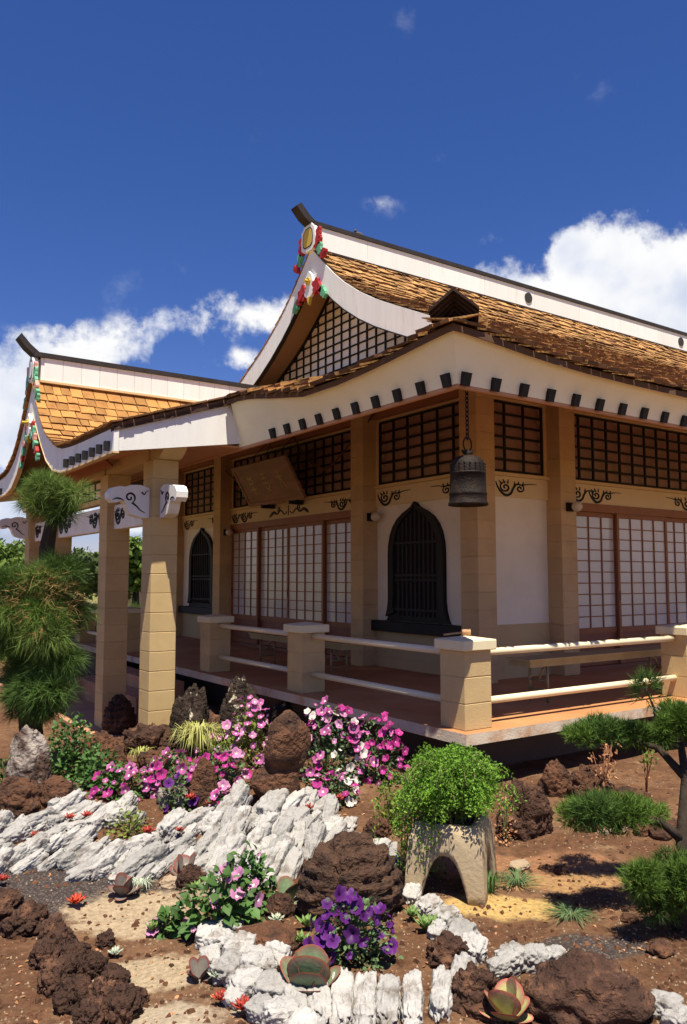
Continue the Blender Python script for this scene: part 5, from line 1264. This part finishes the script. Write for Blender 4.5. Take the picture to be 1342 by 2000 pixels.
for i, (px, py, w, m, lb) in enumerate(((147, 1775, 44, 'rosette_orange', 'bright orange red rosette on the grey gravel'), (67, 1660, 22, 'rosette_red', 'tiny red rosette at the left of the white stones'), (135, 1625, 26, 'rosette_red', 'small red rosette left of its neighbour near the yellow shrub'),
        (169, 1620, 26, 'rosette_red', 'small dark red rosette just left of the yellow green shrub'), (288, 1655, 34, 'rosette_red', 'red rosette below the yellow green shrub'), (372, 1588, 30, 'rosette_red', 'dark red rosette at the back of the white stones left of centre'),
        (412, 1597, 28, 'rosette_red', 'red rosette below the small pink petunias'), (463, 1592, 26, 'rosette_red', 'red rosette above the fan shaped succulent'), (539, 1572, 26, 'rosette_red', 'red rosette at the foot of the tall brown stone'),
        (600, 1608, 34, 'rosette_red', 'large red rosette among the tallest white slabs'), (661, 1588, 30, 'rosette_red', 'brownish red rosette right of the tallest slabs'), (5, 1730, 30, 'rosette_red', 'brownish rosette at the left edge on gravel'), (350, 1650, 24, 'rosette_red', 'dull red rosette beside the red paddle succulent'),
        (475, 1990, 60, 'rosette_red', 'flat red rosette in the soil at the bottom'), (430, 1970, 40, 'rosette_red', 'small red rosette beside the bottom one'), (160, 1668, 20, 'rosette_orange', 'small dry orange rosette in the left white stones'))):
    rosette(px, py, w, m, lb, 50 + i)
rosette(225, 1878, 34, 'agave_grey', 'pale grey green spiky succulent on the lava kerb', 71, 16, grp='green and grey rosettes')
rosette(425, 1925, 44, 'agave_grey', 'pale grey rosette in front of the white blocks', 72, 14, grp='green and grey rosettes')
rosette(540, 1812, 40, 'agave_grey', 'small grey rosette left of the layered boulder', 73, 14, grp='green and grey rosettes')
rosette(832, 1825, 62, 'agave_green', 'green pointed rosette right of the purple flowers', 74, 18, grp='green and grey rosettes', steep=(.6, 1.4))
rosette(805, 1802, 44, 'agave_green', 'smaller green rosette against the layered boulder', 75, 14, grp='green and grey rosettes', steep=(.6, 1.4))
rosette(600, 1822, 52, 'agave_green', 'bright green rosette left of the purple flowers', 76, 14, grp='green and grey rosettes', steep=(.6, 1.4))
rosette(588, 1855, 44, 'agave_green', 'green rosette behind the large striped paddle succulent', 77, 12, grp='green and grey rosettes', steep=(.6, 1.4))
rosette(295, 1830, 42, 'agave_green', 'green and orange rosette beside the sandy path', 78, 12, grp='green and grey rosettes', steep=(.8, 1.4))
rosette(385, 1750, 40, 'agave_green', 'yellow green rosette beside the pale petunia', 79, 12, grp='green and grey rosettes', steep=(.7, 1.4))
rosette(95, 1608, 30, 'agave_grey', 'grey pink rosette at the left end of the stone bank', 80, 12, grp='green and grey rosettes')
def paddle_mesh(m):
    b = MB(); n = 22; rim = []; vs = []; fs = []
    rings = (0, .3, .55, .75, .88, .97, 1.0)
    for side in (1, -1):
        for r in rings:
            for i in range(n):
                a = 2 * math.pi * i / n; x = r * .5 * math.sin(a) * (1 - .10 * math.cos(a)); y = .5 - .5 * r * math.cos(a) ; y = y if y > .1 else .1 * (y / .1)
                x *= (.55 + .45 * min(1, y / .45)); z = side * .030 * math.sqrt(max(0, 1 - r * r)) + .16 * (x * x * 2.0) + .10 * (y - .5) ** 2
                vs.append((x, y, z)); rim.append(r * (1 if y > .25 else .7))
    m_ = len(rings)
    for s in (0, 1):
        o = s * m_ * n
        for k in range(m_ - 1):
            for i in range(n):
                q = (o + k * n + i, o + k * n + (i + 1) % n, o + (k + 1) * n + (i + 1) % n, o + (k + 1) * n + i); fs.append(q if s == 0 else q[::-1])
    b.v = vs; b.f = fs; b.m = [0] * len(fs); b.rim = rim; return b.mesh('leaf', m, smooth=True)
PDM = {m: paddle_mesh(m) for m in ('paddle_green', 'paddle_red', 'paddle_yellow')}
def paddle(px, py, wpx, hpx, m, label, seed, n=9, az=0.0):
    rg = random.Random(seed); c = at(px, py); s = mpp(c); H_ = hpx * s; t = thing('paddle_succulent', c, label, 'succulent', 'paddle leaf succulents')
    for i in range(n):
        pair = i // 2; a = az + (0 if i % 2 else math.pi) + (pair % 2) * 1.35 + rg.uniform(-.25, .25); el = R(86) - R(78) / n * (n - i) + rg.uniform(-.08, .08)
        d = Vector((math.cos(a) * math.cos(el), math.sin(a) * math.cos(el), math.sin(el))); inw = Vector((-math.cos(a), -math.sin(a), .2)); X, Y, Z = basis(d, inw); k = H_ * (.52 + .36 * i / n) * rg.uniform(.92, 1.06)
        inst('leaf', PDM[m], c + Vector((math.cos(a), math.sin(a), 0)) * H_ * .05 + Vector((0, 0, H_ * .02)), t, Matrix((X, Y, Z)).transposed(), (k * .88, k, k))
paddle(605, 1950, 80, 112, 'paddle_green', 'large striped green paddle succulent with red rims in the foreground', 91, 14, AZ)
paddle(990, 1998, 90, 92, 'paddle_yellow', 'yellow and pink paddle succulent at the bottom right', 92, 9, AZ + 1.5)
paddle(362, 1722, 70, 62, 'paddle_red', 'dull red paddle succulent under the white stones', 93, 8, AZ + .4)
paddle(240, 1755, 54, 54, 'paddle_red', 'small grey red paddle succulent on the gravel', 94, 8, AZ)
paddle(390, 1918, 44, 52, 'paddle_red', 'little pink rimmed paddle succulent beside the white blocks', 95, 7, AZ + 1.2)
paddle(460, 1640, 50, 50, 'paddle_green', 'fan shaped green and orange paddle succulent in the white stones', 96, 8, AZ)
paddle(563, 1765, 44, 60, 'paddle_green', 'pale green paddle leaf succulent behind the layered boulder', 97, 6, AZ + .8)
# ------------------------------------------------------------------ planter with trailing fern
def planter():
    c = at(893, 1762); s = mpp(c); W = 186 * s; H_ = 152 * s; t = thing('planter', c, 'square tan concrete planter with arched legs and fern on top', 'planter')
    bm = bmesh.new(); rz = AZ - R(90) - R(19); M = Matrix.Rotation(rz, 3, 'Z'); hw = W / 2 * .86; ctr = c + FH * hw * .9; ctr.z = h(c.x, c.y) - .03
    n = 25
    # four arched sides
    def side(k):
        b = MB(); Rk = M @ Matrix.Rotation(k * math.pi / 2, 3, 'Z')
        xs = [-1, -.86, -.72, -.62, -.60, -.56, -.50, -.40, -.28, -.14, 0, .14, .28, .40, .50, .56, .60, .62, .72, .86, 1]
        arch = lambda x: 0 if abs(x) > .615 else H_ * (.62 * (1 - (abs(x) / .615) ** 2.6) + .02)
        def P(x, z, o):
            taper = 1 - .12 * (z / H_) ** 1.5 - (.10 * max(0, z / H_ - .86) / .14)
            v = Rk @ Vector((x * hw * taper, -(hw - o) * taper, 0)); return ctr + v + Vector((0, 0, z))
        low = [(x, arch(x)) for x in xs]; K = 6; vs = []
        for o in (0, .045):
            for (x, z0) in low:
                xe = max(-1 + o / hw * .999, min(1 - o / hw * .999, x))
                for k2 in range(K): vs.append(P(xe, z0 + (H_ - z0) * k2 / (K - 1), o))
        m_ = len(xs); fs = []
        for i in range(m_ - 1):
            for k2 in range(K - 1):
                a = i * K + k2; q = (a, a + K, a + K + 1, a + 1); fs.append(q); fs.append(tuple(m_ * K + v for v in q[::-1]))
            a, b_ = i * K, (i + 1) * K; fs.append((a, m_ * K + a, m_ * K + b_, b_))
            a, b_ = i * K + K - 1, (i + 1) * K + K - 1; fs.append((a, b_, m_ * K + b_, m_ * K + a))
        b.add(vs, fs); return b
    for k in range(4): side(k).build('arched_side', 'planter', t, smooth=True)
    b = MB(); hh = hw * .80
    b.add([ctr + M @ Vector((x * hh, y * hh, 0)) + Vector((0, 0, z)) for z in (H_ * .70, H_ * .97) for x, y in ((-1, -1), (1, -1), (1, 1), (-1, 1))], [(0, 3, 2, 1), (4, 5, 6, 7), (0, 1, 5, 4), (1, 2, 6, 5), (2, 3, 7, 6), (3, 0, 4, 7)]); b.build('soil_tray', 'lava', t)
    # fern: arching stems thick with tiny leaves, the longest trailing down the left side
    rg = random.Random(5); top = ctr + Vector((0, 0, H_ * .97)); f = thing('asparagus_fern', top, 'bright green trailing fern growing out of the planter', 'fern'); st = MB(); lf = MB(); dk = MB()
    for k in range(230):
        a = rg.uniform(0, 2 * math.pi); reach = W * rg.uniform(.16, .54); rise = H_ * rg.uniform(.35, 1.0); d = Vector((math.cos(a), math.sin(a), 0))
        lft = d.dot(RT) < -.65
        end = rg.uniform(.05, .6) if not lft else rg.uniform(-.75, .4)
        o = top + Vector((rg.uniform(-1, 1), rg.uniform(-1, 1), 0)) * W * .22
        pts = [o, o + d * reach * .35 + Vector((0, 0, rise * .75)), o + d * reach * .75 + Vector((0, 0, rise * .85)), o + d * reach * 1.1 + Vector((0, 0, rise * (.5 + .4 * end)))]
        if end < 0: pts.append(o + d * reach * 1.2 + Vector((0, 0, H_ * end)))
        pts = [Vector(p) for p in spline([tuple(p) for p in pts], 5)]
        st.tube(pts[::2], .0018, 3, cap=False)
        for i, p in enumerate(pts[3:]):
            for _ in range(13):
                q = p + rdir(rg) * .026; y = (rdir(rg) + Vector((0, 0, .2))).normalized(); X, Y, Z = basis(y, rdir(rg, 1.0)); l = rg.uniform(.012, .022); w = l * .55
                lf.add([q - X * w * .5, q + Y * l * .6 - X * w * .1 + X * w * .6, q + Y * l, q + Y * l * .5 - X * w * .6], [(0, 1, 2, 3)])
    st.build('stems', 'stem', f)['kind'] = 'stuff'; lf.build('foliage', 'fern', f)['kind'] = 'stuff'
planter()

# ------------------------------------------------------------------ pines
def needles(b, rg, c, rad, nclump, per, l, w, M=None, up=.5, droop=0.0, top=.3, fill=.6):
    for _ in range(nclump):
        d = rdir(rg, top); k = rg.uniform(fill, 1.0); lp = Vector((d.x * rad[0] * k, d.y * rad[1] * k, d.z * rad[2] * k)); p = c + (M @ lp if M else lp); dd = M @ d if M else d
        ax = (dd * .7 + Vector((0, 0, up)) + rdir(rg) * .45).normalized()
        for _n in range(per):
            v = (ax + rdir(rg) * .75 - Vector((0, 0, droop * rg.random()))).normalized(); q = v.cross(rdir(rg)).normalized() * w * .5; ll = l * rg.uniform(.6, 1.15); e = p + v * ll - Vector((0, 0, droop * ll * .35))
            b.add([p - q, p + q, e], [(0, 1, 2)])
MV = Matrix.Rotation(AZ - R(90), 3, 'Z')
def on_ray(px, py, dep): d = FWD * FPX + RT * (px - 671) + UP * (1000 - py); return EYE + d * (dep / FPX)
def pad(tree, px, py, dep, wpx, hpx, n, seed, m='needle', l=.055, w=.0045, per=12, droop=0, ratio=.8, up=.5, name='foliage_pad', fill=.55):
    rg = random.Random(seed); c = on_ray(px, py, dep); s = dep / FPX; b = MB(); per = max(6, int(per * .62)); n = int(n * 1.75)
    needles(b, rg, c, (wpx * s / 2, wpx * s / 2 * ratio, hpx * s / 2), n, per, l, w, MV, up, droop, fill=fill); o = b.build(name, m, tree); o['kind'] = 'stuff'; return c
# right-hand pine
rb_ = on_ray(1330, 1830, 3.75); rb_.z = h(rb_.x, rb_.y)
pr = thing('pine_tree', rb_, 'low cloud-pruned pine with flat needle pads at the right edge', 'pine')
def cluster_r(px, py, dep, wpx, hpx, k, n, seed, mats):
    rg = random.Random(seed)
    for i in range(k):
        f = (i + .5) / k * 2 - 1; x = px + f * wpx * .36 + rg.uniform(-6, 6); y = py + hpx * .12 * abs(f) + rg.uniform(-.14, .14) * hpx; sw = wpx * rg.uniform(.36, .50)
        pad(pr, x, y, dep + rg.uniform(-.10, .10), sw, hpx * rg.uniform(.75, 1.05) * (1 - .35 * abs(f)), n, seed * 17 + i, rg.choice(mats), .05 * rg.uniform(.85, 1.2), .0042, 13, .05, fill=.3)
    return on_ray(px, py, dep)
A = cluster_r(1195, 1424, 4.35, 175, 62, 5, 150, 1, ['needle_dark', 'needle']); A2 = cluster_r(1322, 1412, 4.12, 110, 84, 4, 150, 2, ['needle_dark', 'needle'])
C_ = cluster_r(1193, 1582, 3.95, 200, 86, 6, 190, 3, ['needle', 'needle', 'needle_dark']); D_ = cluster_r(1318, 1722, 3.70, 190, 140, 7, 210, 4, ['needle_dark', 'needle']); B_ = pad(pr, 1262, 1345, 4.2, 46, 66, 44, 5, 'needle_dark', .085, .004, 10)
tr = MB(); base = rb_
k1 = on_ray(1332, 1640, 3.95); k2 = on_ray(1340, 1520, 4.05); k3 = on_ray(1328, 1440, 4.15)
tr.tube([base, base.lerp(k1, .5) + RT * .02, k1, k2, k3], [.045, .038, .030, .024, .016], 9)
tr.tube([k1, on_ray(1290, 1605, 3.95), C_ + Vector((0, 0, -.03))], [.028, .02, .01], 7)
tr.tube([k2, on_ray(1285, 1460, 4.2), A - Vector((0, 0, .03))], [.024, .018, .010], 7)
tr.tube([base.lerp(k1, .45), D_ - Vector((0, 0, .05))], [.03, .015], 7)
tr.tube([on_ray(1285, 1450, 4.2), on_ray(1278, 1385, 4.2), B_], [.010, .007, .004], 5)
tr.build('trunk', 'bark', pr, smooth=True)
# left-hand pine: heavy drooping crown, small upper pad on a bare trunk
lb_ = on_ray(70, 1400, 7.3); lb_.z = h(lb_.x, lb_.y)
pl = thing('pine_tree', lb_, 'tall pruned pine with drooping crown in front of the portico', 'pine')
def cluster(tree, px, py, dep, wpx, hpx, k, n, seed, mats, l, w, per, droop, up, flat=.5, big=.42):
    """a crown built of several overlapping needle clumps, each a part"""
    rg = random.Random(seed)
    for i in range(k):
        a = rg.uniform(0, 6.28); r = math.sqrt(rg.random()) * (1 - big); x = px + math.cos(a) * r * wpx / 2; y = py + math.sin(a) * r * hpx / 2; sw = wpx * big * rg.uniform(.8, 1.25)
        pad(tree, x, y, dep + rg.uniform(-.25, .25) * wpx * dep / FPX, sw, sw * flat * rg.uniform(.8, 1.2), n, seed * 31 + i, rg.choice(mats), l * rg.uniform(.85, 1.2), w, per, droop, up=up + rg.uniform(-.1, .2), fill=.3)
ND = ['needle_soft', 'needle_soft', 'needle', 'needle_dark']
cluster(pl, 108, 968, 7.3, 155, 115, 14, 62, 11, ND, .15, .0045, 13, .35, .35, .75, .38)
cluster(pl, 70, 1130, 7.3, 200, 110, 9, 130, 12, ND, .16, .0048, 13, .5, .45, .55)
cluster(pl, 85, 1205, 7.15, 210, 170, 14, 130, 13, ND, .16, .0048, 13, .8, .15, .62)
cluster(pl, 15, 1215, 7.1, 130, 180, 8, 120, 14, ND, .16, .0048, 12, .8, .15, .7)
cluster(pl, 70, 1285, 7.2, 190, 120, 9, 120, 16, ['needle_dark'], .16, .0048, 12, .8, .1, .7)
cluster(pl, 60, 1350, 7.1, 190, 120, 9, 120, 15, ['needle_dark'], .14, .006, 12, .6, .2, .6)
pad(pl, 80, 1180, 6.95, 160, 150, 110, 18, 'needle_dry', .11, .005, 8, .6)
tr = MB(); q0 = lb_; q1 = on_ray(50, 1300, 7.3); q2 = on_ray(85, 1180, 7.3); q3 = on_ray(92, 1070, 7.3); q4 = on_ray(100, 1025, 7.3); q5 = on_ray(125, 990, 7.3)
tr.tube([q0, q1, q2, q3, q4, q5], [.11, .095, .08, .07, .06, .03], 10); tr.tube([q4, on_ray(95, 990, 7.3), on_ray(90, 965, 7.3)], [.035, .025, .012], 7)
for i in range(9):
    rg = random.Random(i); e = on_ray(75 + rg.uniform(-70, 70), 1190 + rg.uniform(-60, 80), 7.2 + rg.uniform(-.3, .3)); o = q1.lerp(q3, rg.random()); tr.tube([o, (o + e) / 2 + Vector((0, 0, .06)), e], [.022, .014, .006], 5)
tr.build('trunk', 'bark', pl, smooth=True)

# ------------------------------------------------------------------ background trees and far shed
def tree(px, dist, hpx0, hpx1, wpx, m, label, seed, n=2400, lsz=.30, name='tree'):
    """crown between photo rows hpx0 (top) and hpx1 (bottom)"""
    rg = random.Random(seed); top = on_ray(px, hpx0, dist); bot = on_ray(px, hpx1, dist); c = Vector((top.x, top.y, h(top.x, top.y) if top.length < 30 else -.1)); s = dist / FPX
    t = thing(name, c, label, 'tree', 'trees far behind the temple'); rx = wpx * s / 2; rz = (top.z - bot.z) / 2; cz = (top.z + bot.z) / 2
    tk = MB(); cc = Vector((c.x, c.y, cz)); tk.tube([c, c.lerp(cc, .5), cc + Vector((0, 0, rz * .4))], [.16, .13, .05], 7)
    lob = [(cc + Vector((rg.uniform(-1, 1) * rx * .6, rg.uniform(-1, 1) * rx * .6, rg.uniform(-.55, .6) * rz)), rg.uniform(.35, .6)) for _ in range(9)]
    for p, k in lob: tk.tube([cc - Vector((0, 0, rz * .6)), (cc + p) / 2, p], [.06, .04, .02], 5)
    tk.build('trunk', 'bark', t); b = MB()
    for p, k in lob:
        for _ in range(n // 9):
            d = rdir(rg, .2); q = p + Vector((d.x * rx * k, d.y * rx * k, d.z * rz * k * 1.1)) * rg.uniform(.6, 1.05); X, Y, Z = basis(rdir(rg), d + rdir(rg) * .6); l = lsz * rg.uniform(.6, 1.2)
            b.add([q, q + X * l * .35 + Y * l * .5, q + Y * l, q - X * l * .35 + Y * l * .5], [(0, 1, 2, 3)])
    b.build('crown', m, t)['kind'] = 'stuff'
tree(268, 30, 1045, 1165, 100, 'leaf_far', 'bright green tree seen between the two nearest portico columns', 1, 2720, .28)
tree(160, 32, 1072, 1170, 100, 'leaf_far_dark', 'dark bushy tree left of the second portico column', 2, 2550, .30)
tree(205, 40, 1085, 1165, 120, 'leaf_far', 'green tree partly hidden by the second portico column', 3, 2380, .32)
tree(20, 34, 1058, 1170, 120, 'leaf_far', 'yellow green tree at the far left edge', 4, 2720, .32)
tree(50, 44, 1068, 1160, 100, 'leaf_far_dark', 'dark tree behind the yellow green one at left', 5, 2210, .34)
tree(-60, 40, 1050, 1165, 170, 'leaf_far', 'broad green tree beyond the left edge', 6, 2550, .36)
tree(115, 46, 1080, 1160, 130, 'leaf_far', 'green tree far behind the pine', 7, 2380, .36)
tree(330, 36, 1080, 1165, 140, 'leaf_far_dark', 'dark tree hidden behind the nearest portico column', 8, 2210, .34)
def grassbank():
    rg = random.Random(9); b = MB()
    for _ in range(5200):
        px = rg.uniform(-120, 330); dist = rg.uniform(17, 30); p = on_ray(px, 1135, dist); p.z = -.12; a = rg.uniform(0, 6.28); d = Vector((math.cos(a), math.sin(a), 0)); l = rg.uniform(.35, 1.1); w = .05
        b.add([p - d * w, p + d * w, p + Vector((rg.uniform(-.25, .25), rg.uniform(-.25, .25), l))], [(0, 1, 2)])
    o = b.build('tall_grass', 'leaf_far'); o['kind'] = 'stuff'; o['label'] = 'tall green grass behind the portico'; o['category'] = 'grass'
grassbank()
sp = on_ray(262, 1128, 40); sp.z = -.1; shed = thing('shed', sp, 'distant shed with pale flat roof between the portico columns', 'shed')
MB().box(sp.x - .9, sp.x + .9, sp.y - .7, sp.y + .7, -.2, 2.05).build('wall', 'foundation', shed); MB().box(sp.x - 1.1, sp.x + 1.1, sp.y - .9, sp.y + .9, 2.06, 2.26).build('roof', 'metal_roof', shed)
# leaf litter and grit on the soil
def litter():
    rg = random.Random(4); b = MB(); cl = MB()
    for k in range(5200):
        p = at(rg.uniform(-20, 1360), rg.uniform(1500, 2010)); p.z = hn(p.x, p.y); big = k % 4 == 0; r = rg.uniform(.010, .026) if big else rg.uniform(.003, .010)
        V = [Vector((math.cos(a * 2.1 + k) * r * rg.uniform(.6, 1), math.sin(a * 2.1 + k) * r * rg.uniform(.6, 1), 0)) for a in (0, 1, 2)]
        (cl if big else b).add([p + v for v in V] + [p + v * .5 + Vector((0, 0, r * rg.uniform(.4, .8))) for v in V], [(0, 1, 4, 3), (1, 2, 5, 4), (2, 0, 3, 5), (3, 4, 5)])
    o = b.build('grit', 'pebble'); o['kind'] = 'stuff'; o['label'] = 'loose grit and small pebbles scattered on the soil'; o['category'] = 'gravel'
    o = cl.build('soil_clods', 'clod'); o['kind'] = 'stuff'; o['label'] = 'dark crumbly clods of earth lying on the soil'; o['category'] = 'soil'
    d = MB()
    for k in range(900):
        p = at(rg.uniform(-20, 1360), rg.uniform(1480, 2010)); p.z = hn(p.x, p.y) + .004; X, Y, Z = basis(Vector((rg.gauss(0, 1), rg.gauss(0, 1), rg.gauss(0, .15))), Vector((rg.gauss(0, .3), rg.gauss(0, .3), 1))); l = rg.uniform(.012, .034); vs, fs = leaf_geo(l, l * .45); d.add([p + X * v[0] + Y * v[1] + Z * v[2] for v in vs], fs)
    o = d.build('leaf_litter', 'leaf_dry'); o['kind'] = 'stuff'; o['label'] = 'dry fallen leaves scattered over the garden'; o['category'] = 'leaves'
litter()
